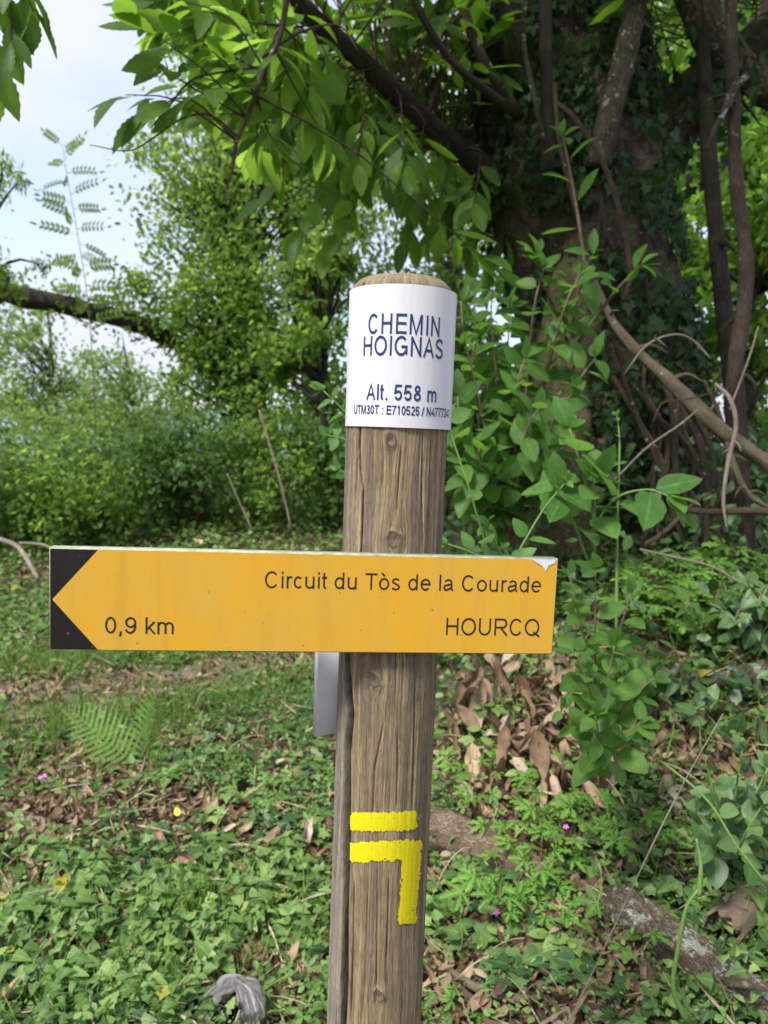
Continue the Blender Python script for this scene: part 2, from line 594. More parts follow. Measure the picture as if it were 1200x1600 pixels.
def petal_mat():
    s = NT('pink_petal')
    return s.base((0.62, 0.16, 0.50), 0.5, 0.2)
M['petal'] = petal_mat()

def stem_mat(name, c1, c2):
    s = NT(name)
    return s.base(s.mix(s.noise(s.pos(), 30, 3), c1, c2), 0.5, 0.3)
M['stem'] = stem_mat('green_stem', (.10, .19, .045), (.17, .27, .075))
M['redstem'] = stem_mat('brown_stem', (.12, .075, .045), (.20, .14, .08))

def bark_mat(name, dark, light, scale=18, lichen=0.0, moss=0.0, stretch=0.25, bump=0.7, lcol=(.50, .53, .44)):
    s = NT(name)
    at = s.n('Attribute', attribute_name='luv')
    sp = s.n('SeparateXYZ')
    s.l(at.outputs['Vector'], sp.inputs[0])
    an = s.math('MULTIPLY', sp.outputs[0], 6.2831853)
    cv = s.n('CombineXYZ')
    s.l(s.math('MULTIPLY', s.math('COSINE', an), 2.2), cv.inputs[0])
    s.l(s.math('MULTIPLY', s.math('SINE', an), 2.2), cv.inputs[1])
    s.l(s.math('ADD', s.math('MULTIPLY', sp.outputs[1], scale * stretch * 1.2), s.math('MULTIPLY', sp.outputs[2], 50.0)), cv.inputs[2])
    n1 = s.noise(cv.outputs[0], 2.0, 7, 0.66, 0.3)
    n2 = s.noise(s.pos(), scale * 0.35, 3)
    n3 = s.noise(s.pos(), scale * 5, 4, 0.65)
    ridge = s.math('ABSOLUTE', s.math('SUBTRACT', s.noise(cv.outputs[0], 3.4, 3, 0.55, 0.6), 0.5))
    crack = s.ramp(ridge, [(0.0, g3(0)), (0.10, g3(1))])
    col = s.mix(s.ramp(n1, [(0.32, g3(0)), (0.68, g3(1))]), dark, light)
    col = s.mix(0.7, col, s.ramp(crack, [(0, g3(0.42)), (1, g3(1.05))]), 'MULTIPLY')
    col = s.mix(0.6, col, s.ramp(n3, [(0.3, g3(0.6)), (0.7, g3(1.35))]), 'MULTIPLY')
    col = s.mix(s.math('MULTIPLY', s.ramp(n2, [(0.45, g3(0)), (0.6, g3(1))]), 0.5), col, [c * 0.55 for c in dark])
    if moss:
        f = s.ramp(s.noise(s.pos(), 7, 5, 0.6), [(0.62 - moss * 0.3, g3(0)), (0.72 - moss * 0.2, g3(1))])
        col = s.mix(s.math('MULTIPLY', f, 0.8), col, (.065, .085, .022))
    if lichen:
        f = s.ramp(s.noise(s.pos(), 24, 6, 0.7), [(0.66 - lichen * 0.25, g3(0)), (0.70 - lichen * 0.25, g3(1))])
        col = s.mix(s.math('MULTIPLY', f, 0.85), col, lcol)
    s.base(col, 0.85, 0.2)
    s.bump(s.math('ADD', s.math('ADD', n1, s.math('MULTIPLY', n3, 0.4)), s.math('MULTIPLY', crack, 0.5)), bump, 0.02)
    return s.m
M['bark'] = bark_mat('chestnut_bark', (.042, .034, .026), (.115, .095, .072), 16, 0.06, 0.4)
M['barkdk'] = bark_mat('dark_bark', (.040, .034, .028), (.085, .072, .058), 24, 0.0, 0.2)
M['barkgrey'] = bark_mat('grey_shoot_bark', (.075, .062, .044), (.19, .165, .12), 30, 0.30, 0.2)
M['liana'] = bark_mat('liana_bark', (.070, .048, .036), (.15, .115, .09), 34, 0.08)
M['tan'] = bark_mat('tan_dead_wood', (.125, .100, .064), (.24, .195, .13), 20, 0.05, 0.1, 0.3, 0.4)
M['palewood'] = bark_mat('pale_dead_wood', (.26, .215, .165), (.44, .38, .30), 26, 0.0, 0.0, 0.3, 0.4)
M['backbark'] = bark_mat('background_bark', (.060, .055, .042), (.135, .125, .095), 12, 0.1, 0.3)
M['log'] = bark_mat('log_bark', (.20, .14, .09), (.42, .33, .23), 22, 0.12, 0.0, 0.6, 0.8)
M['lichenlog'] = bark_mat('lichen_log_bark', (.14, .105, .072), (.34, .27, .19), 26, 0.5, 0.12, 0.6, 0.9, (.50, .54, .42))
M['greywood'] = bark_mat('grey_driftwood', (.26, .25, .235), (.68, .66, .63), 9, 0.0, 0.0, 0.35, 0.9)
M['twig'] = bark_mat('brown_twig', (.10, .068, .044), (.21, .15, .10), 40, 0.05)

def ground_mat():
    s = NT('woodland_soil')
    n1 = s.noise(s.pos(), 5, 8, 0.65)
    n2 = s.noise(s.pos(), 45, 5, 0.65)
    v = s.n('TexVoronoi')
    v.inputs['Scale'].default_value = 26
    s.l(s.pos(), v.inputs['Vector'])
    col = s.ramp(n2, [(0.25, (.030, .021, .014)), (0.5, (.075, .052, .034)), (0.75, (.15, .108, .072))])
    vs = s.n('SeparateColor')
    s.l(v.outputs['Color'], vs.inputs[0])
    leafy = s.ramp(vs.outputs[0], [(0.0, (.10, .068, .042)), (0.6, (.19, .135, .09)), (1.0, (.29, .215, .15))])
    col = s.mix(s.ramp(n1, [(0.42, g3(0)), (0.6, g3(0.75))]), col, leafy)
    s.base(col, 0.92, 0.15)
    s.bump(s.math('ADD', n2, s.math('MULTIPLY', v.outputs['Distance'], 0.8)), 0.9, 0.03)
    return s.m
M['ground'] = ground_mat()

def path_mat():
    s = NT('path_earth')
    n1 = s.noise(s.pos(), 9, 7, 0.65)
    n2 = s.noise(s.pos(), 70, 5, 0.7)
    col = s.ramp(s.math('ADD', s.math('MULTIPLY', n1, 0.6), s.math('MULTIPLY', n2, 0.4)),
                 [(0.3, (.10, .078, .058)), (0.5, (.21, .17, .13)), (0.7, (.33, .28, .225))])
    s.base(col, 0.95, 0.12)
    s.bump(s.math('ADD', n1, n2), 0.8, 0.02)
    return s.m
M['path'] = path_mat()

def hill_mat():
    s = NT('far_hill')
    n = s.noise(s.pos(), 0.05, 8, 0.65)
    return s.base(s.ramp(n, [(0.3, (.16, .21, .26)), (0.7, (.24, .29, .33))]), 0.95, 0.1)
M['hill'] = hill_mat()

# ================================================================== SETTING
gx = np.sinh(np.linspace(-1, 1, 260) * 6.4) / math.sinh(6.4)
xs = gx * 900
ys = gx * 900 + 3.2
X, Y = np.meshgrid(xs, ys, indexing='ij')
Z = H(X, Y)
n_ = len(xs)
i, j = np.meshgrid(np.arange(n_ - 1), np.arange(n_ - 1), indexing='ij')
i, j = i.ravel(), j.ravel()
F = np.stack([i * n_ + j, (i + 1) * n_ + j, (i + 1) * n_ + j + 1, i * n_ + j + 1], 1)
ground = obj('ground', make_mesh('ground', np.stack([X, Y, Z], -1).reshape(-1, 3), F), M['ground'], kind='structure')
ground['label'] = 'brown woodland soil with leaf litter rising to a bank'

# earth footpath crossing behind the post, with ragged edges
pc, pr = spline([(1.9, 6.6, 0), (0.7, 5.45, 0), (-0.25, 4.75, 0), (-1.1, 4.2, 0), (-1.9, 3.75, 0), (-3.2, 3.3, 0), (-5.5, 2.9, 0)],
                [0.25, 0.25, 0.25, 0.27, 0.27, 0.3, 0.3], 150)
tv = nrmz(np.gradient(pc, axis=0))
sv_ = np.stack([-tv[:, 1], tv[:, 0], 0 * tv[:, 0]], 1)
W_ = 9
V = []
for k in range(150):
    e0 = pr[k] * (0.65 + 0.9 * vnoise(k * 0.35, 1.0, 1))
    e1 = pr[k] * (0.65 + 0.9 * vnoise(k * 0.35, 9.0, 1, 4))
    for a in np.linspace(-e0, e1, W_):
        V.append(pc[k] + sv_[k] * a)
V = np.array(V)
V[:, 2] = H(V[:, 0], V[:, 1]) + 0.008
i, j = np.meshgrid(np.arange(149), np.arange(W_ - 1), indexing='ij')
i, j = i.ravel(), j.ravel()
F = np.stack([i * W_ + j, i * W_ + j + 1, (i + 1) * W_ + j + 1, (i + 1) * W_ + j], 1)
obj('path', make_mesh('path', V, F), M['path'], kind='structure')
def path_dist(x, y):
    return np.min(np.hypot(np.asarray(x)[:, None] - pc[None, :, 0], np.asarray(y)[:, None] - pc[None, :, 1]), 1)

# far hills across the valley
hv, n_h = [], 160
for k in range(n_h):
    a = -1.6 + 3.2 * k / (n_h - 1)
    for q, (d, f) in enumerate([(700, -0.2), (950, 0.75), (1200, 1.0), (1500, -0.3)]):
        top = 8 + 38 * float(fbm(a * 3, 1.0, 1.2, 3.0, 4))
        hv.append((d * math.sin(a), d * math.cos(a), -40 + (top + 40) * max(f, 0) if f > 0 else -60))
i, j = np.meshgrid(np.arange(n_h - 1), np.arange(3), indexing='ij')
i, j = i.ravel(), j.ravel()
obj('hill', make_mesh('hill', hv, np.stack([i * 4 + j, (i + 1) * 4 + j, (i + 1) * 4 + j + 1, i * 4 + j + 1], 1)), M['hill'], kind='structure')

# ================================================================== SIGNPOST
PA = P(619.5, 690, 0.986)
PX, PY = float(PA[0]), float(PA[1])
PR = 0.0645
ZTOP = float(P(628, 430, 0.95)[2])
post_base = (PX, PY, float(H(PX, PY)))

def ray_cyl(px, py, r=PR):
    dv = fw + rt * ((px - 600) / FPX) + up * ((800 - py) / FPX)
    ox, oy = CAM[0] - PX, CAM[1] - PY
    a = dv[0] ** 2 + dv[1] ** 2
    b = ox * dv[0] + oy * dv[1]
    c = ox * ox + oy * oy - r * r
    disc = max(b * b - a * c, 0)
    t = (-b - math.sqrt(disc)) / a
    p = CAM + t * dv
    return math.atan2(p[0] - PX, -(p[1] - PY)), p[2]      # angle 0 faces the camera, + to the right

def cyl(th, z, r):
    return np.stack([PX + r * np.sin(th), PY - r * np.cos(th), z + 0 * r], -1)

KN = [(*ray_cyl(611, 688), 0.0058), (*ray_cyl(617, 844), 0.0076), (*ray_cyl(585, 1064), 0.0070), (*ray_cyl(592, 1556), 0.0062)]
CR = np.array([ray_cyl(x, y) for x, y in [(562, 560), (562, 668), (561, 700), (563, 740), (567, 765), (564, 860), (545, 980), (541, 1040), (547, 1115),
                                          (541, 1175), (541, 1300), (538, 1450), (535, 1590), (533, 1800)]])
CR = CR[np.argsort(CR[:, 1])]
CK = []
for pts in ([(661, 672), (659, 760), (661, 850)], [(627, 700), (620, 800)], [(600, 1130), (585, 1200), (582, 1290)], [(622, 1150), (620, 1260)],
            [(574, 1380), (572, 1500), (566, 1590)], [(590, 1350), (588, 1560)], [(527, 1180), (521, 1400), (514, 1590)], [(650, 1060), (645, 1250)],
            [(608, 1370), (604, 1500)], [(553, 1380), (548, 1590)]):
    a = np.array([ray_cyl(x, y) for x, y in pts])
    CK.append(a[np.argsort(a[:, 1])])

def post_fields(th, z):
    """radius change and grain coordinates of the weathered post"""
    gu = th * PR
    kn = np.full(np.shape(th), 9.0)
    for kt, kz, kr in KN:
        dx, dz = (th - kt) * PR, (z - kz) * 0.55
        r2 = dx * dx + dz * dz + 1e-8
        gu = gu - np.where(r2 > kr * kr, dx * kr * kr / r2, dx) * 0.9 * np.exp(-np.abs(z - kz) / 0.10)
        kn = np.minimum(kn, np.hypot(dx * 1.05 + 0.15 * (z - kz), (z - kz) * 0.85) / kr * (0.75 + 0.5 * vnoise(th * 18, z * 260, 1, 6)))
    d = 0.0016 * (fbm(gu * 55, z * 2.2, 1, 2, 3) - 0.5) + 0.0022 * (vnoise(gu * 420, z * 7, 1, 5) - 0.5) * 0.5
    d = d - 0.0012 * np.clip(vnoise(gu * 230, z * 4, 1, 11) - 0.72, 0, 1) * 6 * 0.5
    wv = 0.0020 * (fbm(z * 14, z * 0, 1, 3, 3) - 0.5)
    ct = np.interp(z, CR[:, 1], CR[:, 0])
    e = (th - ct) * PR + wv
    wd = (0.0024 + 0.0018 * vnoise(z * 11, z * 0 + 3, 1)) / np.maximum(np.cos(ct), 0.35) * (1.0 - 0.58 * sstep(1.10, 1.24, z))
    below = 1 - sstep(1.56, 1.60, z)
    ck = np.exp(-(e / (wd * 1.25)) ** 4) * below  # mask for the crack's painted shade and its dirt
    d = d - 0.034 * np.exp(-(e / wd) ** 4) * below - 0.0035 * np.exp(-((e + 0.006) / 0.0035) ** 2) * vnoise(z * 9, 0 * z + 1, 1)
    for a in CK:
        m = sstep(a[0, 1] - 0.015, a[0, 1] + 0.02, z) * (1 - sstep(a[-1, 1] - 0.02, a[-1, 1] + 0.015, z))
        e = (th - np.interp(z, a[:, 1], a[:, 0])) * PR + 0.5 * wv
        d = d - 0.0035 * m * np.exp(-(e / 0.0010) ** 2)
    d = d + 0.0016 * np.exp(-((kn - 1.1) / 0.5) ** 2) - 0.0010 * (kn < 0.25)
    return d, gu, kn, ck

tf = np.concatenate([np.linspace(-1.75, -1.0, 60)[:-1], np.linspace(-1.0, -0.42, 110)[:-1], np.linspace(-0.42, 1.75, 140), np.linspace(1.75, 2 * math.pi - 1.75, 42)[1:-1]])
zb = float(H(PX, PY)) - 0.25
CH = 0.0235
zl = np.concatenate([np.linspace(zb, ZTOP - CH - 0.004, 640), ZTOP - CH + 0.004 * np.sin(np.linspace(-1, 1, 5))])
TH, ZZ = np.meshgrid(tf, zl)
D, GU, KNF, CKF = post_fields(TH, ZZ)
RR = PR + D
rows = [cyl(TH, ZZ, RR)]
GUs, KNs, TOPs = [GU], [KNF], [np.zeros_like(GU)]
for t in np.linspace(0.06, 1, 14):                      # chamfer then a nearly flat sawn top
    if t < 0.45:
        u = t / 0.45
        r, z = PR * (1 - 0.30 * u ** 1.15), ZTOP - CH + 0.0045 + (CH - 0.008) * math.sin(u * math.pi / 2)
    else:
        u = (t - 0.45) / 0.55
        r, z = PR * 0.70 * (1 - u) + 1e-4, ZTOP - 0.0035 + 0.0035 * math.sin(u * math.pi / 2)
    dn = 0.0012 * (fbm(np.sin(tf) * r * 90, np.cos(tf) * r * 90, 1, 4, 3) - 0.5)
    rows.append(cyl(tf, np.full_like(tf, z) + dn, np.full_like(tf, r))[None])
    GUs.append((tf * PR)[None]); KNs.append(np.full((1, len(tf)), 9.0)); TOPs.append(np.full((1, len(tf)), min(1, t * 3)))
V = np.concatenate(rows)
nz, nt_ = V.shape[:2]
i, j = np.meshgrid(np.arange(nz - 1), np.arange(nt_), indexing='ij')
i, j = i.ravel(), j.ravel()
j2 = (j + 1) % nt_
F = np.stack([i * nt_ + j, i * nt_ + j2, (i + 1) * nt_ + j2, (i + 1) * nt_ + j], 1)

def post_mat():
    s = NT('weathered_post_wood')
    gu = s.n('Attribute', attribute_name='gu').outputs['Fac']
    kn = s.n('Attribute', attribute_name='kn').outputs['Fac']
    top = s.n('Attribute', attribute_name='top').outputs['Fac']
    sp = s.n('SeparateXYZ')
    s.l(s.pos(), sp.inputs[0])
    def gv(a, b):
        c = s.n('CombineXYZ')
        s.l(s.math('MULTIPLY', gu, a), c.inputs[0])
        s.l(s.math('MULTIPLY', sp.outputs[2], b), c.inputs[1])
        return c.outputs[0]
    fine = s.noise(gv(620, 12), 1.0, 6, 0.7, 0.3)
    mid = s.noise(gv(190, 5), 1.0, 5, 0.6, 0.35)
    broad = s.noise(gv(52, 2.6), 1.0, 3, 0.5, 0.6)
    blot = s.noise(s.pos(), 38, 4, 0.6)
    grn = s.noise(s.pos(), 7, 4, 0.6)
    c = s.ramp(mid, [(0.28, (.120, .085, .062)), (0.44, (.220, .165, .098)), (0.56, (.295, .232, .132)), (0.72, (.38, .318, .20))])
    c = s.mix(s.ramp(broad, [(0.50, g3(0)), (0.60, g3(0.72))]), c, (.135, .098, .082))
    c = s.mix(s.ramp(grn, [(0.45, g3(0)), (0.68, g3(0.4))]), c, (.215, .190, .10))
    lft = s.ramp(s.n('Attribute', attribute_name='lf').outputs['Fac'], [(0.0, g3(0)), (1.0, g3(0.75))])
    c = s.mix(lft, c, s.mix(mid, (.14, .12, .10), (.33, .30, .25)))
    c = s.mix(0.8, c, s.ramp(fine, [(0.30, g3(0.35)), (0.48, g3(0.95)), (0.72, g3(1.3))]), 'MULTIPLY')
    c = s.mix(0.5, c, s.ramp(blot, [(0.3, g3(0.7)), (0.7, g3(1.25))]), 'MULTIPLY')
    chk = s.noise(gv(300, 3.2), 1.0, 2, 0.5, 0.3)
    c = s.mix(s.ramp(chk, [(0.27, g3(0.7)), (0.33, g3(0))]), c, (.055, .040, .032))
    chk2 = s.noise(gv(480, 6), 1.0, 3, 0.6, 0.3)
    c = s.mix(s.ramp(chk2, [(0.30, g3(0.6)), (0.42, g3(0))]), c, (.085, .062, .045))
    ring = s.math('ABSOLUTE', s.math('SINE', s.math('MULTIPLY', kn, 11)))
    kc = s.mix(ring, (.085, .058, .044), (.17, .125, .09))
    kf = s.ramp(kn, [(0.10, g3(1)), (0.112, g3(0.0))])       # kn reaches 1 at the knot edge
    kfac = s.math('LESS_THAN', kn, 1.0)
    c = s.mix(kfac, c, kc)
    rim = s.math('MULTIPLY', s.math('LESS_THAN', kn, 1.25), s.math('GREATER_THAN', kn, 0.92))
    c = s.mix(s.math('MULTIPLY', rim, 0.7), c, (.06, .042, .032))
    c = s.mix(s.math('MULTIPLY', s.n('Attribute', attribute_name='ck').outputs['Fac'], 0.9), c, (.020, .015, .012))  # crack darkened in colour: depth shade painted in along with dirt
    tick = s.noise(gv(700, 70), 1.0, 4, 0.7)
    c = s.mix(0.7, c, s.ramp(tick, [(0.32, g3(0.45)), (0.5, g3(1.0)), (0.7, g3(1.3))]), 'MULTIPLY')
    endg = s.noise(s.pos(), 260, 4, 0.7)
    tcol = s.ramp(endg, [(0.3, (.14, .105, .06)), (0.5, (.27, .215, .125)), (0.72, (.37, .32, .20))])
    c = s.mix(top, c, tcol)
    s.base(c, 0.8, 0.22)
    s.bump(s.math('ADD', s.math('ADD', fine, s.math('MULTIPLY', mid, 0.8)), s.math('MULTIPLY', endg, s.math('MULTIPLY', top, 2.0))), 0.8, 0.0025)
    return s.m

signpost = thing('signpost', 'round weathered wooden waymark post with white name plate and yellow direction board', 'signpost', post_base)
SO = org(signpost)
lf = 1 - sstep(-0.012, 0.004, (TH - np.interp(ZZ, CR[:, 1], CR[:, 0])) * PR)
lf = lf * (0.25 + 0.75 * (1 - sstep(1.05, 1.25, ZZ)))
lf = np.concatenate([lf, np.zeros((14, nt_))])
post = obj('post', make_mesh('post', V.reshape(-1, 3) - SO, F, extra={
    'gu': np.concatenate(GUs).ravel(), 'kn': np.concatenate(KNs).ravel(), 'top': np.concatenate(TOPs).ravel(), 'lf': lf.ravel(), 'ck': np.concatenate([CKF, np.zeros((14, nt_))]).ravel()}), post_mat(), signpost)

# --- white name plate bent round the top of the post
def plate_mat():
    s = NT('white_plate')
    n = s.noise(s.pos(), 60, 5, 0.7)
    c = s.mix(s.ramp(n, [(0.55, g3(0)), (0.85, g3(1))]), (.60, .60, .615), (.50, .50, .48))
    mp = s.n('Mapping'); s.l(s.pos(), mp.inputs[0]); mp.inputs['Scale'].default_value = (90, 90, 5)
    st = s.noise(mp.outputs[0], 1.0, 4, 0.6)
    c = s.mix(s.ramp(st, [(0.52, g3(0)), (0.75, g3(0.4))]), c, (.46, .47, .42))
    v = s.noise(s.pos(), 420, 2, 0.5)
    c = s.mix(s.ramp(v, [(0.75, g3(0)), (0.78, g3(0.5))]), c, (.3, .28, .25))
    m = s.base(c, 0.36, 0.45)
    return m
M['plate'] = plate_mat()
def ink(name, c, rough=0.4):
    s = NT(name)
    n = s.noise(s.pos(), 300, 3, 0.6)
    return s.base(s.mix(s.ramp(n, [(0.55, g3(0)), (0.8, g3(0.35))]), c, [min(1, x * 2 + 0.03) for x in c]), rough, 0.4)
M['navy'] = ink('navy_ink', (.012, .032, .105))
M['black'] = ink('black_ink', (.018, .015, .012))

zp1 = float(P(628, 452, 0.935)[2])
zp0 = float(P(620, 668, 0.925)[2])
PCX = 0.0012
RP = PR + 0.0032
def plate_pt(th, z, r):
    q = cyl(th, z, r)
    q[..., 0] += PCX
    return q
a0, a1 = -1.72, 1.72
ths = np.linspace(a0, a1, 80)
Vp, Fp = [], []
for r in (RP, RP - 0.0018):
    for z in (zp0, zp1):
        Vp.append(plate_pt(ths, np.full(80, z), np.full(80, r)))
Vp = np.concatenate(Vp)
Vp = np.concatenate([Vp, Vp])
k = np.arange(79)
Fp = np.concatenate([np.stack([k, k + 1, 80 + k + 1, 80 + k], 1), np.stack([160 + k + 1, 160 + k, 240 + k, 240 + k + 1], 1),
                     320 + np.stack([80 + k, 80 + k + 1, 240 + k + 1, 240 + k], 1), 320 + np.stack([k + 1, k, 160 + k, 160 + k + 1], 1),
                     320 + np.array([[0, 80, 240, 160], [79, 239, 319, 159]])])
mp_ = make_mesh('name_plate', Vp - SO, Fp)
sm = np.ones(len(Fp), bool); sm[158:] = False
mp_.polygons.foreach_set('use_smooth', sm)
plate = obj('name_plate', mp_, M['plate'], signpost)
plate['label'] = 'white plate with navy lettering wrapped round the post top'

# monoline grotesque lettering: every glyph is a few strokes on a cap height of 1
def arc(cx, cy, rx, ry, a, b, n=14):
    t = np.radians(np.linspace(a, b, n))
    return np.stack([cx + rx * np.cos(t), cy + ry * np.sin(t)], 1)
def cat(*a):
    return np.concatenate([np.asarray(q, float).reshape(-1, 2) for q in a])
ADV = {'C': 722, 'i': 222, 'r': 333, 'c': 500, 'u': 556, 't': 278, ' ': 278, 'd': 556, 'T': 611, 'o': 556, '\u00f2': 556, 's': 500, 'e': 556,
       'l': 222, 'a': 556, 'H': 722, 'O': 778, 'U': 722, 'R': 722, 'Q': 778, 'k': 500, 'm': 833, 'M': 833, 'E': 667, 'N': 722, 'I': 278,
       'G': 778, 'A': 667, 'S': 667, '/': 278, ':': 278, '.': 278, ',': 278}
def glyph(ch, h):
    """strokes on their centre lines; h is half the stroke"""
    w_ = ADV.get(ch, 556) / 716.0
    X = 0.735
    xh = X - h
    lo, hi = h, 1 - h
    L, Rr = 0.11 + h, w_ - 0.11 - h
    c = w_ / 2
    def osmall(x0=None, x1=None):
        x0 = 0.05 + h if x0 is None else x0
        x1 = w_ - 0.05 - h if x1 is None else x1
        return arc((x0 + x1) / 2, X / 2, (x1 - x0) / 2, X / 2 - h, 90, 450, 28)
    S = {'H': lambda: [[(L, 0), (L, 1)], [(Rr, 0), (Rr, 1)], [(L, .52), (Rr, .52)]],
         'E': lambda: [[(L, 0), (L, 1)], [(L, lo), (w_ - .05, lo)], [(L, .52), (w_ - .09, .52)], [(L, hi), (w_ - .06, hi)]],
         'I': lambda: [[(c, 0), (c, 1)]], 'l': lambda: [[(c, 0), (c, 1)]],
         'i': lambda: [[(c, 0), (c, X)], [(c, .86), (c, 1)]],
         'N': lambda: [[(L, 0), (L, 1)], [(Rr, 0), (Rr, 1)], [(L, 1 - h * .6), (Rr, h * .6)]],
         'M': lambda: [[(L, 0), (L, 1)], [(Rr, 0), (Rr, 1)], [(L + h * .3, 1 - h * .4), (c, h * .6), (Rr - h * .3, 1 - h * .4)]],
         'T': lambda: [[(c, 0), (c, 1)], [(.03, hi), (w_ - .03, hi)]],
         'A': lambda: [[(.03 + h * .6, 0), (c, 1 - h * .5), (w_ - .03 - h * .6, 0)], [(.2, .34), (w_ - .2, .34)]],
         'O': lambda: [arc(c, .5, c - .06 - h, .5 - h + .012, 90, 450, 36)],
         'Q': lambda: [arc(c, .5, c - .06 - h, .5 - h + .012, 90, 450, 36), [(c + .10, .22), (w_ - .04, -.05)]],
         'C': lambda: [arc(c + .01, .5, c - .07 - h, .5 - h + .012, 42, 322, 30)],
         'G': lambda: [cat(arc(c, .5, c - .06 - h, .5 - h + .012, 44, 318, 30), [(w_ - .09 - h, .16), (w_ - .09 - h, .46), (c + .02, .46)])],
         'U': lambda: [cat([(L, 1)], arc(c, .36, c - L, .36 - h + .012, 180, 360, 18), [(Rr, 1)])],
         'R': lambda: [[(L, 0), (L, 1)], cat([(L, hi)], arc(w_ - .36, (hi + .47) / 2, .36 - .07 - h, (hi - .47) / 2, 90, -90, 14), [(L, .47)]), [(c, .47), (w_ - .06, 0)]],
         'S': lambda: [cat(arc(c, .735, c - .10 - h, .265 - h + .01, 15, 250, 16), arc(c, .265, c - .07 - h, .275 - h + .01, 70, -165, 18))],
         's': lambda: [cat(arc(c, X * .74, c - .09 - h, X * .26 - h, 20, 250, 12), arc(c, X * .26, c - .06 - h, X * .28 - h, 70, -165, 14))],
         'c': lambda: [arc(c + .02, X / 2, c - .05 - h, X / 2 - h, 45, 315, 22)],
         'o': lambda: [osmall()],
         '\u00f2': lambda: [osmall(), [(c - .17, 1.02), (c + .04, .84)]],
         'e': lambda: [cat([(.05 + h, X * .53), (w_ - .06 - h, X * .53)], arc(c, X / 2, c - .05 - h, X / 2 - h, 8, 318, 26))],
         'd': lambda: [[(w_ - .1 - h, 0), (w_ - .1 - h, 1)], osmall(None, w_ - .1 - h)],
         'a': lambda: [cat(arc(c - .01, xh - .17, c - .11 - h, .17, 160, 20, 12), [(w_ - .12 - h, xh - .2), (w_ - .12 - h, .14), (w_ - .07, h * .6)]),
                       cat([(w_ - .12 - h, X * .58)], arc(.25, X * .28, .25 - .055 - h, X * .28 - h, 85, 300, 16), [(w_ - .14 - h, X * .27)])],
         'u': lambda: [cat([(.09 + h, X)], arc(c - .005, .24, c - .095 - h, .24 - h, 180, 330, 14)), [(w_ - .1 - h, 0), (w_ - .1 - h, X)]],
         'r': lambda: [[(.10 + h, 0), (.10 + h, X)], arc(.40, xh - .20, .30 - h, .20, 175, 78, 8)],
         't': lambda: [cat([(.17, .97), (.17, .20)], arc(.17 + .11, .20, .11, .2 - h, 180, 285, 8)), [(.03, X - h), (w_ - .03, X - h)]],
         'k': lambda: [[(.09 + h, 0), (.09 + h, 1)], [(w_ - .06, X), (.09 + h, .25)], [(.27, .42), (w_ - .05, 0)]],
         'm': lambda: [[(.09 + h, 0), (.09 + h, X)]] + [cat(arc(q + .215, .48, .215, .255 - h, 180, 0, 12), [(q + .43, 0)]) for q in (.09 + h, .52 + h)],
         '0': lambda: [arc(c, .5, c - .06 - h, .5 - h, 90, 450, 32)],
         '1': lambda: [[(c + .06, 0), (c + .06, 1)], [(c + .06, .97), (c - .18, .74)]],
         '2': lambda: [cat(arc(c, .70, c - .07 - h, .30 - h, 170, -35, 16), [(.05 + h, lo), (w_ - .06, lo)])],
         '3': lambda: [cat(arc(c, .755, c - .10 - h, .245 - h, 160, -85, 14), arc(c, .275, c - .06 - h, .275 - h, 88, -165, 16))],
         '4': lambda: [[(w_ - .24, 0), (w_ - .24, 1 - h * .3), (.05 + h * .5, .29), (w_ - .02, .29)]],
         '5': lambda: [cat([(w_ - .11, hi), (.18, hi), (.11, .49)], arc(c - .01, .325, c - .06 - h, .325 - h, 130, -160, 20))],
         '7': lambda: [[(.06, hi), (w_ - .08, hi), (c + .02, .55), (c - .12, 0)]],
         '8': lambda: [arc(c, .755, c - .12 - h, .245 - h, 90, 450, 24), arc(c, .275, c - .06 - h, .275 - h, 90, 450, 24)],
         '9': lambda: [arc(c, .675, c - .06 - h, .325 - h, 90, 450, 26), arc(c - .03, .46, c - .03 - h, .46 - h, 25, -150, 16)],
         '/': lambda: [[(.02, -.01), (w_ - .02, 1.01)]],
         ':': lambda: [[(c, 0), (c, .14)], [(c, X - .14), (c, X)]], '.': lambda: [[(c, 0), (c, .14)]],
         ',': lambda: [[(c, .14), (c, 0), (c - .06, -.17)]], ' ': lambda: []}[ch]()
    return [np.asarray(q, float) for q in S], w_

def text_mesh(body, w_space=1.0, half=0.065):
    V, F, n, x, lay = [], [], 0, 0.0, 0
    for ch in body:
        st, adv = glyph(ch, half)
        for p in st:
            p = p[np.concatenate([[True], np.linalg.norm(np.diff(p, axis=0), axis=1) > 1e-5])]
            t = np.gradient(p, axis=0) if len(p) > 2 else np.repeat((p[1] - p[0])[None], 2, 0)
            seg = nrmz(np.diff(p, axis=0))
            nn = np.stack([-seg[:, 1], seg[:, 0]], 1)
            closed = np.allclose(p[0], p[-1])
            pre = np.vstack([nn[-1] if closed else nn[0], nn])
            nxt = np.vstack([nn, nn[0] if closed else nn[-1]])
            m = pre + nxt
            m = m / np.maximum((m * pre).sum(1, keepdims=True), 0.5)
            k = len(p)
            q = np.concatenate([p + m * half, p - m * half]) + [x, 0]
            V.append(np.column_stack([q, np.full(2 * k, lay)]))
            i = np.arange(k - 1)
            F.append(np.stack([n + i, n + k + i, n + k + i + 1, n + i + 1], 1))
            n += 2 * k
            lay = (lay + 1) % 4
        x += adv * w_space
    V = np.concatenate(V)
    return make_mesh('lettering', V, np.concatenate(F), smooth=False), V
CAPH = 1.0

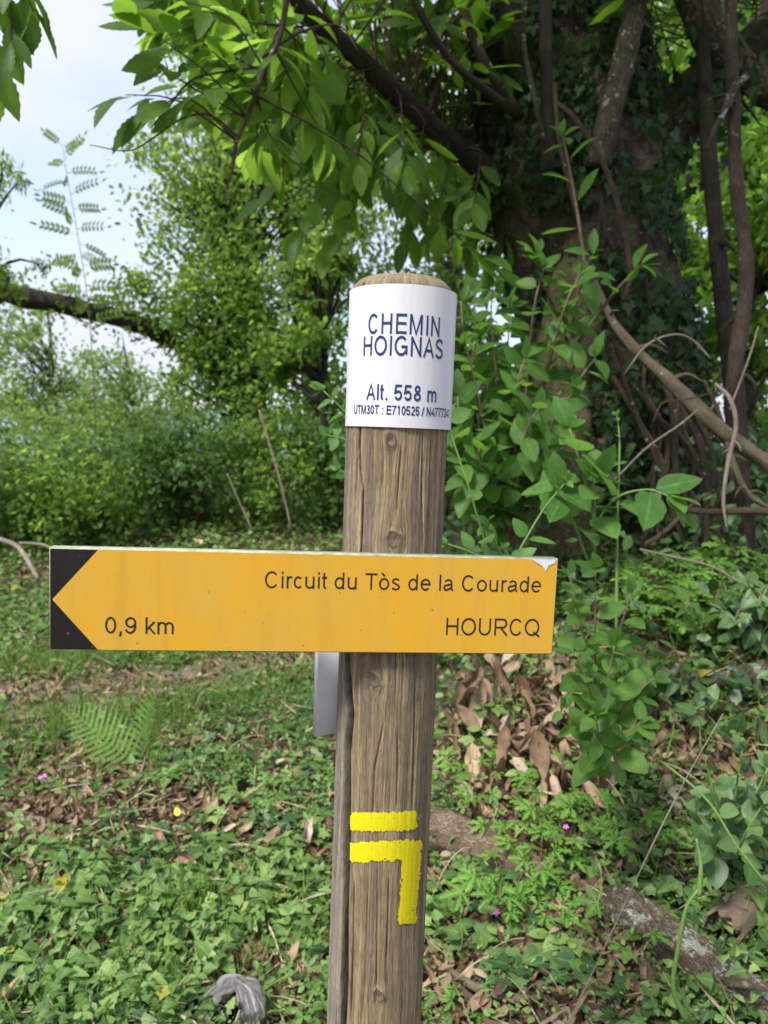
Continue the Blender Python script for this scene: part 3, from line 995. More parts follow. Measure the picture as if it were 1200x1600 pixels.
def plate_text(body, xl, xr, ytop, ybot, ymid_x, half, sp=1.0):
    me, v = text_mesh(body, sp, half)
    tl, _ = ray_cyl(xl - PCX * 1200 / 0.93, ymid_x, RP)
    tr, _ = ray_cyl(xr - PCX * 1200 / 0.93, ymid_x, RP)
    _, z1 = ray_cyl((xl + xr) / 2, ytop, RP)
    _, z0 = ray_cyl((xl + xr) / 2, ybot, RP)
    u = (v[:, 0] - v[:, 0].min()) / (v[:, 0].max() - v[:, 0].min())
    th = tl + (tr - tl) * u
    z = z0 + (z1 - z0) * v[:, 1] / CAPH
    q = plate_pt(th, z, RP + 0.0004 + 0.00005 * v[:, 2]) - SO
    me.vertices.foreach_set('co', q.astype(np.float32).ravel())
    me.materials.clear()
    me.update()
    o = obj('lettering', me, M['navy'], plate)
    o['label'] = 'navy lettering reading ' + body
    return tl, tr
plate_text('CHEMIN', 576, 687, 490, 522, 505, 0.070, 1.06)
plate_text('HOIGNAS', 568.5, 692, 525, 556, 540, 0.070, 1.04)
plate_text('Alt. 558 m', 573, 682, 601, 626, 612, 0.078, 1.08)
tl, _ = ray_cyl(554 - PCX * 1290, 640, RP)
tcn, _ = ray_cyl(634 - PCX * 1290, 640, RP)
me, v = text_mesh('UTM30T : E710525 / N4777241', 1.0, 0.085)
u = (v[:, 0] - v[:, 0].min()) / (v[:, 0].max() - v[:, 0].min())
_, z1 = ray_cyl(627, 634, RP)
_, z0 = ray_cyl(627, 648.5, RP)
q = plate_pt(tl + 2 * (tcn - tl) * u, z0 + (z1 - z0) * v[:, 1] / CAPH, RP + 0.0004 + 0.00005 * v[:, 2]) - SO
me.vertices.foreach_set('co', q.astype(np.float32).ravel())
me.materials.clear(); me.update()
o = obj('lettering', me, M['navy'], plate)
o['label'] = 'small navy line of map coordinates'

# --- yellow direction board
def board_mat(name, c, c2):
    s = NT(name)
    n = s.noise(s.pos(), 14, 5, 0.6)
    col = s.mix(s.ramp(n, [(0.35, g3(0)), (0.75, g3(1))]), c, c2)
    g = s.noise(s.pos(), 900, 2, 0.5)
    col = s.mix(s.math('MULTIPLY', s.ramp(g, [(0.55, g3(0)), (0.75, g3(1))]), 0.25), col, [x * 0.6 for x in c])
    sp = s.n('SeparateXYZ'); s.l(s.pos(), sp.inputs[0])
    cb_ = s.n('CombineXYZ'); s.l(sp.outputs[0], cb_.inputs[0]); s.l(sp.outputs[2], cb_.inputs[1])
    v = s.n('TexVoronoi', voronoi_dimensions='2D')
    v.inputs['Scale'].default_value = 46
    s.l(cb_.outputs[0], v.inputs['Vector'])
    vs = s.n('SeparateColor')
    s.l(v.outputs['Color'], vs.inputs[0])
    spot = s.math('MULTIPLY', s.math('LESS_THAN', v.outputs['Distance'], s.math('MULTIPLY', s.math('POWER', vs.outputs[1], 2.0), 0.075)), s.math('GREATER_THAN', vs.outputs[0], 0.62))
    col = s.mix(s.math('MULTIPLY', spot, 0.75), col, (.16, .12, .06))
    mp = s.n('Mapping'); s.l(s.pos(), mp.inputs[0]); mp.inputs['Scale'].default_value = (55, 55, 7)
    st = s.noise(mp.outputs[0], 1.0, 5, 0.65)
    col = s.mix(s.ramp(st, [(0.50, g3(0)), (0.78, g3(0.35))]), col, [x * 0.62 + 0.01 for x in c])
    fl = s.noise(s.pos(), 120, 3, 0.6)
    col = s.mix(s.ramp(fl, [(0.70, g3(0)), (0.74, g3(0.5))]), col, (.30, .19, .06))
    m = s.base(col, s.ramp(st, [(0.3, g3(0.36)), (0.7, g3(0.62))]), 0.35)
    s.bump(g, 0.05, 0.0006)
    return m
M['yellowface'] = board_mat('yellow_board_face', (.585, .312, .019), (.52, .32, .046))
M['blackface'] = board_mat('black_board_end', (.006, .005, .004), (.009, .007, .005))
def edge_mat():
    s = NT('algae_board_edge')
    n = s.noise(s.pos(), 90, 5, 0.7)
    return s.base(s.ramp(n, [(0.3, (.20, .22, .13)), (0.55, (.36, .37, .27)), (0.75, (.52, .52, .44))]), 0.7, 0.2)
M['edge'] = edge_mat()

BL, BH, BT = 0.602, 0.120, 0.019
lft_ = P(77, 938, 0.884)
rgt_ = P(867.5, 946.5, 0.948)
bx = nrmz(np.array([rgt_[0] - lft_[0], rgt_[1] - lft_[1], 0]))
BL = float(np.linalg.norm((rgt_ - lft_)[:2]))
bn = np.array([bx[1], -bx[0], 0])          # outward, to the camera
bo = np.array([lft_[0], lft_[1], (lft_[2] + rgt_[2]) / 2])
def bp(u, v, wv):
    """u along the board 0..BL, v up from its middle, w out of its face"""
    return bo + np.outer(np.atleast_1d(u), bx) + np.outer(np.atleast_1d(v), [0, 0, 1.0]) + np.outer(np.atleast_1d(wv) * np.ones(len(np.atleast_1d(u))), bn)
hB = BH / 2
# slab: chamfered box
sv2, sf2 = [], []
c_ = 0.0012
for u, v, wz in ((0, -hB, 0), (BL, -hB, 0), (BL, hB, 0), (0, hB, 0)):
    pass
ring_f = [(c_, -hB + c_), (BL - c_, -hB + c_), (BL - c_, hB - c_), (c_, hB - c_)]
ring_o = [(0, -hB), (BL, -hB), (BL, hB), (0, hB)]
Vb = [bp(u, v, 0.0)[0] for u, v in ring_f] + [bp(u, v, -c_)[0] for u, v in ring_o] + [bp(u, v, -BT)[0] for u, v in ring_o]
Fb = [(0, 1, 2, 3)] + [(k, 4 + k, 4 + (k + 1) % 4, (k + 1) % 4) for k in range(4)] + [(4 + k, 8 + k, 8 + (k + 1) % 4, 4 + (k + 1) % 4) for k in range(4)] + [(11, 10, 9, 8)]
board = obj('direction_board', make_mesh('direction_board', np.array(Vb) - SO, np.array(Fb), smooth=False), M['edge'], signpost)
board['label'] = 'yellow arrow board with black pointed end'
ax = 0.0545
nt0 = 0.0035
yp = [(nt0, 0.0), (ax, -hB + c_), (BL - c_, -hB + c_), (BL - c_, hB - c_), (ax, hB - c_)]
o = obj('yellow_face', make_mesh('yellow_face', np.array([bp(u, v, 0.0006)[0] for u, v in yp]) - SO, [np.array([[0, 1, 2, 3, 4]])], smooth=False), M['yellowface'], board)
kp = [(c_, -hB + c_), (ax - 0.0003, -hB + c_), (nt0 - 0.0003, 0.0), (ax - 0.0003, hB - c_), (c_, hB - c_)]
o = obj('black_arrow_end', make_mesh('black_arrow_end', np.array([bp(u, v, 0.0006)[0] for u, v in kp]) - SO,
        [np.array([[0, 1, 2], [2, 3, 4]]), np.array([[0, 2, 4]])], smooth=False), M['blackface'], board)

def uv_on_board(px, py):
    dv = fw + rt * ((px - 600) / FPX) + up * ((800 - py) / FPX)
    t = np.dot(bo - CAM, bn) / np.dot(dv, bn)
    p = CAM + t * dv - bo
    return float(np.dot(p, bx)), float(p[2])
def board_text(body, xl, xr, ytop, ybot, half=0.06, sp=1.0):
    me, v = text_mesh(body, sp, half)
    ul, _ = uv_on_board(xl, (ytop + ybot) / 2)
    ur, _ = uv_on_board(xr, (ytop + ybot) / 2)
    mxx = (xl + xr) / 2
    _, v1 = uv_on_board(mxx, ytop)
    _, v0 = uv_on_board(mxx, ybot)
    u = ul + (ur - ul) * (v[:, 0] - v[:, 0].min()) / (v[:, 0].max() - v[:, 0].min())
    q = bp(u, v0 + (v1 - v0) * v[:, 1] / CAPH, 0.0009 + 0.00005 * v[:, 2]) - SO
    me.vertices.foreach_set('co', q.astype(np.float32).ravel())
    me.materials.clear(); me.update()
    o = obj('lettering', me, M['black'], board)
    o['label'] = 'black lettering reading ' + body
board_text('Circuit du T\u00f2s de la Courade', 414, 845.5, 896.5, 922, 0.055, 1.05)
board_text('0,9 km', 164.5, 271.5, 964, 990, 0.058, 1.02)
board_text('HOURCQ', 697, 843.5, 966, 992.5, 0.055, 1.02)
# flaked corner where the film has lifted
fl = [(830, 873), (868, 874.5), (866, 880), (857, 883), (852, 893), (847, 884), (838, 879)]
fq = np.array([bp(*uv_on_board(x, y), 0.0014)[0] for x, y in fl])
o = obj('flaked_corner', make_mesh('flaked_corner', fq - SO, [np.array([[0, 6, 5, 4, 3, 2, 1]])], smooth=False), M['plate'], board)
# two bolts through the back of the board into the post
# --- pale second board behind the post, seen nearly edge on
q0 = np.array([P(496, 1080, 1.012)[0], P(496, 1080, 1.012)[1], 0])
th2 = R(33)
dx2 = np.array([math.cos(th2), math.sin(th2), 0]); dn2 = np.array([math.sin(th2), -math.cos(th2), 0])
zb0 = float(P(496, 1146, 1.03)[2])
bb = []
for wz in (0, -0.010):
    for u, z in ((0, zb0), (0.165, zb0), (0.165, zb0 + 0.125), (0, zb0 + 0.125)):
        bb.append(q0 + dx2 * u + dn2 * wz + np.array([0, 0, z]))
Fbk = [(0, 1, 2, 3), (7, 6, 5, 4)] + [(k, 4 + k, 4 + (k + 1) % 4, (k + 1) % 4) for k in range(4)]
o = obj('pale_board', make_mesh('pale_board', np.array(bb) - SO, np.array(Fbk), smooth=False), M['plate'], signpost)
o['label'] = 'small white board fixed behind the post'

# --- yellow waymark painted by brush
def paint_mat():
    s = NT('yellow_waymark_paint')
    mp = s.n('Mapping'); s.l(s.pos(), mp.inputs[0]); mp.inputs['Scale'].default_value = (1, 1, 2.5)
    n = s.noise(mp.outputs[0], 160, 4, 0.6)
    c = s.ramp(n, [(0.3, (.54, .46, .004)), (0.6, (.63, .56, .006)), (0.8, (.68, .62, .03))])
    m = s.base(c, 0.55, 0.35)
    s.bump(n, 0.25, 0.0006)
    return m
M['paint'] = paint_mat()
def sd_box(x, y, x0, y0, x1, y1, r):
    qx = np.abs(x - (x0 + x1) / 2) - (x1 - x0) / 2 + r
    qy = np.abs(y - (y0 + y1) / 2) - (y1 - y0) / 2 + r
    return np.hypot(np.maximum(qx, 0), np.maximum(qy, 0)) + np.minimum(np.maximum(qx, qy), 0) - r
def paint(name, fn, x0, y0, x1, y1):
    st = 1.15
    gxp, gyp = np.arange(x0, x1, st), np.arange(y0, y1, st)
    GX, GY = np.meshgrid(gxp, gyp)
    s = fn(GX, GY) + 3.2 * (vnoise(GX, GY, 0.35, 2) - 0.5) + 3.5 * (vnoise(GX * 1.0, GY * 0.15, 0.5, 8) - 0.5)
    tz = np.array([[ray_cyl(a, b, PR + 0.001) for a in gxp] for b in gyp])
    th, z = tz[..., 0], tz[..., 1]
    d, _, _, ck_ = post_fields(th, z)
    s = np.where(ck_ > 0.35, 1.0, s)
    thick = 0.00035 + 0.0002 * np.clip(-s / 6, 0, 1)
    hole = vnoise(GX * 1.0, GY * 0.08, 0.55, 21) + 0.35 * vnoise(GX, GY, 0.6, 3)
    s = np.where((hole > 1.12) & (s > -7), 1.0, s)
    V = cyl(th, z, PR + np.maximum(d, 0.35 * d + 0.0005) + thick)
    ok = (s < 0)
    ny, nx = s.shape
    ii, jj = np.meshgrid(np.arange(ny - 1), np.arange(nx - 1), indexing='ij')
    keep = (ok[:-1, :-1].astype(int) + ok[1:, :-1] + ok[:-1, 1:] + ok[1:, 1:]) >= 3
    ii, jj = ii[keep], jj[keep]
    F = np.stack([ii * nx + jj, (ii + 1) * nx + jj, (ii + 1) * nx + jj + 1, ii * nx + jj + 1], 1)
    used = np.unique(F)
    remap = np.zeros(nx * ny, int); remap[used] = np.arange(len(used))
    o = obj(name, make_mesh(name, V.reshape(-1, 3)[used] - SO, remap[F]), M['paint'], signpost)
    return o
o = paint('waymark_bar', lambda x, y: sd_box(x, y + (x - 600) * 0.02 - 1.0 * np.cos((x - 600) / 30), 545, 1267.5, 655, 1298, 11), 538, 1258, 664, 1306)
o['label'] = 'straight bar of yellow waymark paint'
def turn(x, y):
    a = sd_box(x, y + (x - 600) * 0.045, 544.5, 1314, 658, 1346, 6)
    b = sd_box(x - (1380 - y) * 0.07, y, 626, 1316, 655, 1444, 5)
    return np.minimum(a, b)
o = paint('waymark_turn', turn, 536, 1302, 668, 1452)
o['label'] = 'hooked turn mark of yellow paint'
#@@REST
# ================================================================== CHESTNUT TREE
def pl(pts):
    return np.array([P(*q) for q in pts])
def add_tube(mb, pts, rpx, n=16, seg=9, rough=0.25, freq=3.0, seed=0.0, flat=1.0):
    """limb through (px, py, depth) points with radii given in picture pixels at that depth"""
    w3 = pl(pts)
    rad = [r * p[2] / FPX for r, p in zip(rpx, pts)]
    mb.add(*tube(w3, rad, n, seg, rough, freq, seed, flat))
    return w3
def limb(parent, name, pts, rpx, mat, n=18, seg=9, rough=0.25, seed=0.0, freq=4.0):
    mb = MB()
    add_tube(mb, pts, rpx, n, seg, rough, freq, seed)
    return obj(name, mb.mesh(name, org(parent)), mat, parent)

tb = P(960, 860, 4.05)
tb[2] = float(H(tb[0], tb[1]))
chest = thing('chestnut_tree', 'massive old chestnut with ivy-clad dark trunk forking above the bank', 'tree', tb)
trunk_pts = [(972, 1000, 4.1), (966, 900, 4.1), (955, 760, 4.1), (948, 640, 4.1), (942, 520, 4.1), (925, 400, 4.1), (908, 280, 4.1), (884, 160, 4.1), (868, 40, 4.15),
             (858, -120, 4.2), (850, -400, 4.3), (840, -800, 4.5)]
trunk_r = [215, 190, 160, 143, 130, 124, 124, 116, 102, 90, 70, 50]
mb = MB()
TV, TF, TL = tube(pl(trunk_pts), [r * 4.1 / FPX for r in trunk_r], 110, 90, 0.34, 1.1, 2.0)
# buttresses and furrows
ctr, _ = spline(pl(trunk_pts), trunk_r, 110)
rowc = np.repeat(ctr, 90, 0)
dv_ = TV[:-2] - rowc
ang_ = np.arctan2(dv_[:, 1], dv_[:, 0])
fur = 0.10 * (fbm(np.cos(ang_) * 5 + 9, np.sin(ang_) * 5 + TV[:-2, 2] * 0.5, 1.0, 1, 4) - 0.5) + 0.10 * np.clip(np.cos(ang_ * 3 + 0.8), 0, 1) * (1 - sstep(0.7, 1.9, TV[:-2, 2]))
TV[:-2] += dv_ * fur[:, None]
mb.add(TV, TF, TL)
trunk = obj('trunk', mb.mesh('trunk', tb), M['bark'], chest)
L1 = [(800, 320, 4.0), (760, 268, 3.9), (712, 228, 3.8), (650, 176, 3.65), (560, 92, 3.4), (462, 2, 3.15), (360, -110, 2.9), (240, -250, 2.6), (100, -330, 2.2), (-40, -360, 1.9)]
limb(chest, 'limb', L1, [24, 20, 18, 16, 15, 13.5, 12, 11, 9, 7], M['barkdk'], 30, 12, 0.2, 3)
R1 = [(960, 300, 4.1), (1000, 240, 4.05), (1060, 180, 4.0), (1120, 130, 4.0), (1200, 50, 4.1), (1290, -60, 4.3), (1400, -260, 4.6)]
limb(chest, 'limb', R1, [60, 55, 46, 40, 32, 28, 20], M['bark'], 26, 14, 0.3, 5)
limb(chest, 'limb', [(1062, -60, 3.8), (1085, 0, 3.8), (1112, 55, 3.85), (1150, 98, 3.9), (1215, 150, 4.0), (1320, 190, 4.1)], [26, 28, 30, 27, 26, 20], M['barkgrey'], 24, 14, 0.3, 8)
limb(chest, 'limb', [(845, 180, 3.95), (818, 90, 3.9), (795, 0, 3.9), (770, -120, 3.9), (740, -300, 3.9)], [30, 27, 24, 20, 14], M['bark'], 18, 12, 0.2, 9)
limb(chest, 'limb', [(935, 260, 3.62), (948, 200, 3.6), (972, 105, 3.6), (1000, -15, 3.6), (1030, -180, 3.6)], [20, 19, 18, 17, 13], M['barkgrey'], 18, 12, 0.2, 12)
limb(chest, 'shoot', [(855, 270, 3.55), (856, 200, 3.5), (853, 90, 3.5), (853, -20, 3.5), (850, -200, 3.5)], [11, 10, 10, 10, 8], M['barkdk'], 14, 9, 0.12, 13)
limb(chest, 'shoot', [(806, 172, 3.55), (770, 120, 3.5), (738, 55, 3.45), (715, -25, 3.4)], [9, 8, 8, 7], M['barkgrey'], 14, 8, 0.15, 14)
limb(chest, 'shoot', [(815, 182, 3.5), (770, 150, 3.4), (705, 95, 3.3), (655, 15, 3.2), (630, -60, 3.2)], [7, 7, 6, 6, 5], M['barkdk'], 16, 8, 0.15, 15)
limb(chest, 'shoot', [(822, -30, 3.4), (818, 60, 3.4), (832, 140, 3.4), (850, 220, 3.45)], [4, 4, 4, 3], M['barkgrey'], 14, 6, 0.2, 16)
limb(chest, 'shoot', [(866, 130, 3.45), (874, 220, 3.4), (892, 300, 3.4), (912, 370, 3.4)], [3, 4, 4, 3], M['twig'], 14, 7, 0.2, 17)
limb(chest, 'shoot', [(870, 160, 3.45), (898, 185, 3.4), (935, 240, 3.35), (965, 320, 3.3), (985, 420, 3.3), (975, 470, 3.3)], [3, 4, 4, 4, 4, 3], M['twig'], 18, 7, 0.2, 18)
# hanging bare twig in front of the sky gap
limb(chest, 'hanging_twig', [(470, -120, 2.7), (448, 0, 2.6), (436, 60, 2.6), (410, 115, 2.58), (392, 170, 2.55), (370, 220, 2.55), (362, 268, 2.52), (350, 310, 2.5)], [5, 5, 4.5, 4.5, 4, 3.5, 2.2, 1.2], M['twig'], 26, 7, 0.25, 19)
limb(chest, 'hanging_twig', [(410, 104, 2.6), (350, 112, 2.5), (300, 125, 2.4), (262, 168, 2.4), (236, 200, 2.4)], [2.2, 2, 1.8, 1.5, 1], M['twig'], 16, 5, 0.1, 20)
limb(chest, 'hanging_twig', [(372, 215, 2.55), (330, 180, 2.5), (285, 185, 2.45), (240, 215, 2.4), (200, 236, 2.4), (140, 226, 2.4)], [2, 2, 1.6, 1.4, 1, .7], M['twig'], 18, 5, 0.1, 21)
limb(chest, 'hanging_twig', [(410, 90, 2.6), (470, 50, 2.7), (530, 40, 2.8), (560, 80, 2.8)], [2.2, 2, 1.6, 1], M['twig'], 14, 5, 0.1, 22)

limbs_w = np.concatenate([spline(pl(L1), np.ones(len(L1)), 40)[0], spline(pl(R1), np.ones(len(R1)), 20)[0],
                          spline(pl([(470, -120, 2.7), (436, 60, 2.6), (370, 220, 2.55)]), [1, 1, 1], 10)[0]])
me_ch = leaf_mesh('chestnut_leaf', T_CHEST, M['chest'])
me_br = leaf_mesh('sun_painted_chestnut_leaf', T_CHEST, M['bright'])

def spray(tip, n, size, up_b=0.0, connect=True, maxlen=1.2):
    """a twig that droops to `tip` with leaves round its end: returns twig polyline, leaf arrays"""
    k = np.argmin(np.linalg.norm(limbs_w - tip, axis=1))
    a = limbs_w[k]
    if np.linalg.norm(a - tip) > maxlen:
        a = tip + nrmz(a - tip) * maxlen
    mid = (a + tip) / 2 + np.array([0, 0, 0.10 * np.linalg.norm(a - tip)]) + rng.normal(size=3) * 0.04
    d = nrmz(tip - mid)
    pos, tips, nr, sc = [], [], [], []
    side = nrmz(np.cross(d, [0, 0, 1.0]))
    for q in range(n):
        f = q / max(n - 1, 1)
        p = tip - d * (1 - f) * size * 1.5
        sg = 1 if q % 2 else -1
        ta = d * (0.5 + 0.6 * f) + side * sg * (1.1 - 0.7 * f) * rng.uniform(0.7, 1.2) + np.array([0, 0, -0.25 - 0.4 * rng.random()]) + rng.normal(size=3) * 0.32
        pos.append(p); tips.append(ta)
        nr.append(np.array([0, -0.55, 0.75]) + rng.normal(size=3) * 0.38)
        sc.append(size * rng.uniform(0.72, 1.15))
    return np.array([a, mid, tip]), np.array(pos), np.array(tips), np.array(nr), np.array(sc)

near = [(18, 75, 1.75), (52, 30, 1.8), (-10, 120, 1.75), (215, 45, 2.3), (258, 105, 2.4), (236, 185, 2.4), (196, 160, 2.38), (292, 55, 2.4), (340, 110, 2.6), (318, 60, 2.5), (335, 190, 2.7), (398, 80, 2.8),
        (432, 240, 2.9), (405, 250, 3.0), (462, 160, 2.9), (520, 110, 3.0), (520, 245, 3.1), (640, -20, 4.2), (560, 265, 3.2), (598, 290, 3.4), (470, 375, 3.5), (512, 400, 3.6),
        (640, 300, 3.4), (684, 340, 3.6), (718, 300, 3.7), (730, 130, 4.3), (345, 15, 2.6), (255, 5, 2.4), (432, 15, 2.7), (590, 10, 4.2), (690, 40, 4.2), (300, 130, 2.6), (370, 150, 2.7),
        (450, 120, 2.8), (420, 320, 3.5), (640, 380, 3.7), (480, 190, 3.0)]
cnt = 0
for q, (a, b, d) in enumerate(near):
    sz = 0.115 if d < 2 else (0.145 if d < 3 else 0.165)
    tw, ps, ts, ns_, ss = spray(P(a, b - 12, d), 7 if q > 2 else 8, sz)
    V, F, L = tube(tw, [0.004, 0.003, 0.0015], 7, 5)
    two = obj('twig', make_mesh('twig', V - tb, F, L), M['twig'], chest)
    for z in range(len(ps)):
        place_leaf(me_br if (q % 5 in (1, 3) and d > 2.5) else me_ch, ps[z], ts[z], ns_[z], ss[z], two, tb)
        cnt += 1
# the rest of the crown
cb, tw_mb = MB(), MB()
cb2 = MB()
def crown_sprays(n, xr, yr, dr, bound, size, mbx, T=T_CHEST, nl=8):
    k = 0
    while k < n:
        a, b, d = rng.uniform(*xr), rng.uniform(*yr), rng.uniform(*dr)
        if b > bound(a, d):
            continue
        if a > 440 and a < 800 and -135 < b - np.interp(a, L1x, L1y) < 60 and d < 4.3:
            d = rng.uniform(4.3, 5.6)
        k += 1
        tw, ps, ts, ns_, ss = spray(P(a, b, d), nl, size, maxlen=1.3)
        mbx.add(*scatter(T, ps, ts, ns_, ss))
        tw_mb.add(*tube(tw, [0.005, 0.004, 0.002], 5, 4))
L1x, L1y = [462, 560, 650, 712, 760, 800], [2, 92, 176, 228, 268, 320]
lowline = lambda a, d: np.interp(a, [160, 215, 300, 420, 560, 700, 800], [-30, 70, 150, 260, 330, 400, 420]) + 25 * math.sin(a * 0.05)
crown_sprays(150, (190, 800), (-160, 420), (3.0, 4.6), lowline, 0.17, cb)
crown_sprays(150, (210, 800), (-100, 430), (3.6, 5.4), lowline, 0.18, cb2)
crown_sprays(60, (-60, 1350), (-900, -160), (2.3, 4.6), lambda a, d: -160 - max(0, 230 - a) * 1.5, 0.18, cb, T_CHEST_LO)
crown_sprays(120, (650, 1500), (-1500, -60), (3.2, 6.5), lambda a, d: 0, 0.20, cb, T_CHEST_LO, 9)
crown_sprays(34, (700, 1080), (-60, 110), (4.5, 5.6), lambda a, d: 200, 0.18, cb, T_CHEST)
for k in range(190):  # unseen overhead sprays, added to shade the trunk from the sun
    yy_ = rng.uniform(1.3, 4.3)
    tipp = np.array([rng.uniform(-0.7, 2.6), yy_, rng.uniform(max(3.5, 1.95 + yy_ * 0.58), 5.8)])
    tw, ps, ts, ns_, ss = spray(tipp, 9, 0.19, maxlen=0.6)
    cb.add(*scatter(T_CHEST_LO, ps, ts, ns_, ss))
    tw_mb.add(*tube(tw, [0.005, 0.004, 0.002], 4, 4))
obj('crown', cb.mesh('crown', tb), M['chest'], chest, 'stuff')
obj('sun_painted_crown', cb2.mesh('sun_painted_crown', tb), M['bright'], chest, 'stuff')  # sprays in the leaf colour that has sunlight painted in
obj('twigs', tw_mb.mesh('twigs', tb), M['twig'], chest, 'stuff')

# second, paler stem of mossy bark leaning on the trunk foot
limb(chest, 'stem', [(880, 980, 3.55), (878, 800, 3.55), (874, 680, 3.58), (885, 560, 3.62), (905, 450, 3.7), (915, 380, 3.85)], [70, 58, 50, 46, 40, 30], bark_mat('mossy_stem_bark', (.085, .066, .036), (.20, .165, .085), 20, 0.05, 0.5), 40, 22, 0.3, 31)

# --- ivy on the trunk
ivb = P(1000, 900, 3.75); ivb[2] = float(H(ivb[0], ivb[1]))
ivy = thing('trunk_ivy', 'dark glossy ivy climbing over the chestnut trunk', 'ivy', ivb)
TVn = TV[:-2].reshape(110, 90, 3)
CT = ctr
ipos, itip, inr = [], [], []
def trunk_surface(n, zlo, zhi, skip):
    u = rng.uniform(0, 89, n); v = rng.uniform(zlo, zhi, n)
    vi, ui = v.astype(int), u.astype(int)
    p = TVn[vi, ui]
    nrm = nrmz(p - CT[vi])
    return p + nrm * rng.uniform(0.01, 0.09, n)[:, None], nrm
p, nn = trunk_surface(15000, 3, 96, None)
def to_px(p):
    d = (p - CAM) @ fw
    return 600 + (p - CAM) @ rt / d * FPX, 800 - (p - CAM) @ up / d * FPX
pxx, pyy = to_px(p)
cov = fbm(pxx, pyy, 0.012, 4, 3)
keep = (cov > 0.30) & ~((pxx < 930) & (pyy > 480) & (pyy < 700) & (cov < 0.6)) & ~((pyy < 480) & (pyy > 320) & (pxx < 860) & (cov < 0.52))
p, nn = p[keep], nn[keep]
tips_ = np.array([0, 0, -1.0]) + rng.normal(size=p.shape) * 0.45
nrs_ = nn + rng.normal(size=p.shape) * 0.35
sz = rng.uniform(0.030, 0.062, len(p))
facing = np.argsort(-((nn @ -fw) + 0.3 * rng.random(len(p)) + sz * 8))
big = facing[:240]
rest = facing[240:]
ist = MB()
for k in range(9):
    x0 = 880 + 24 * k + rng.uniform(-10, 10)
    pts = []
    for y in (900, 760, 600, 440, 300, 160):
        x = x0 + rng.uniform(-22, 22) - (900 - y) * 0.09
        v = int(np.interp(y, [0, 1000], [70, 2]))
        row = TVn[min(v, 100)]
        rx, _ = to_px(row)
        front = (row - CT[min(v, 100)]) @ -fw > 0
        j_ = np.argmin(np.abs(rx - x) + 1e4 * (~front))
        pts.append(row[j_] - fw * 0.01)
    pts = np.array(pts)
    st = tube(pts, np.linspace(0.016, 0.007, 6), 24, 6, 0.3, 5, k)
    o = obj('stem', make_mesh('stem', st[0] - ivb, st[1], st[2]), M['liana'], ivy)
ivf = MB(); ivf.add(*scatter(T_IVY, p[rest], tips_[rest], nrs_[rest], sz[rest]))
obj('foliage', ivf.mesh('foliage', ivb), M['ivy'], ivy, 'stuff')
me_iv = leaf_mesh('ivy_leaf', T_IVY, M['ivy'])
for k in big:
    place_leaf(me_iv, p[k], tips_[k], nrs_[k], sz[k] * 1.1, ivy, ivb)
# fringe of ivy and shoots along the right limb
q, _ = spline(pl(R1), np.ones(len(R1)), 60)
k = rng.integers(0, 45, 700)
pp = q[k] + rng.normal(size=(700, 3)) * 0.13
ivf2 = MB(); ivf2.add(*scatter(T_IVY, pp, np.array([0, 0, -1.0]) + rng.normal(size=(700, 3)) * 0.6, np.array([0, -1.0, 0.4]) + rng.normal(size=(700, 3)) * 0.5, rng.uniform(0.05, 0.085, 700)))
obj('limb_foliage', ivf2.mesh('limb_foliage', ivb), M['ivy'], ivy, 'stuff')

# lianas and dead wood about the trunk
def spurs(mb, w3, rad, k, r=random.Random(4)):
    q, rr = spline(w3, rad, 40)
    for _ in range(k):
        i = r.randrange(3, 37)
        t = nrmz(q[i + 1] - q[i])
        sdv = nrmz(np.cross(t, [r.gauss(0, 1), r.gauss(0, 1), r.gauss(0, 1)]))
        ln = rr[i] * r.uniform(2.5, 9)
        m1 = q[i] + (sdv + t * 0.5) * ln * 0.5
        mb.add(*tube(np.array([q[i], m1, m1 + (sdv * 0.6 + t * 0.8 + np.array([0, 0, r.uniform(-.5, .5)])) * ln * 0.5]), [rr[i] * 0.45, rr[i] * 0.28, rr[i] * 0.1], 7, 6, 0.4, 6, i))
def wood(name, label, cat, pts, rpx, mat, n=20, seg=9, rough=0.25, seed=0.0, group=None, flat=1.0):
    mb = MB()
    w3 = add_tube(mb, pts, rpx, n, seg, rough, 5.0, seed, flat)
    if name in ('dead_branch', 'twig', 'liana'):
        spurs(mb, w3, [r * p[2] / FPX for r, p in zip(rpx, pts)], 6 if name == 'dead_branch' else 4)
    b = w3[np.argmin(w3[:, 2])]
    o = obj(name, mb.mesh(name, b), mat)
    o.location = [float(v) for v in b]
    return tag(o, label, cat, group)
wood('liana', 'dark straight liana stem hanging from the pale dead limb', 'liana', [(1085, -80, 3.9), (1098, 80, 3.75), (1108, 240, 3.7), (1122, 390, 3.7), (1137, 540, 3.7), (1150, 700, 3.7), (1160, 880, 3.7)], [10, 11, 12, 13, 13, 13, 14], M['barkdk'], 30, 9, 0.15, 41)
wood('liana', 'knobbly brown twisting liana crossing in front of the diagonal dead branch', 'liana', [(1140, -90, 3.3), (1143, 30, 3.2), (1146, 160, 3.15), (1150, 290, 3.15), (1166, 400, 3.15), (1160, 500, 3.15), (1148, 580, 3.1), (1156, 690, 3.15), (1165, 800, 3.2), (1165, 930, 3.2)], [9, 9, 10, 11, 11, 12, 13, 13, 12, 12], M['liana'], 60, 10, 0.4, 42)
wood('dead_branch', 'thick tan bare branch slanting down across the trunk foot', 'branch', [(930, 440, 3.35), (960, 505, 3.25), (1000, 552, 3.15), (1062, 610, 3.05), (1130, 675, 3.0), (1230, 752, 2.95), (1330, 850, 2.9)], [4, 6.5, 9, 11, 12, 13, 14], M['tan'], 44, 12, 0.4, 43)
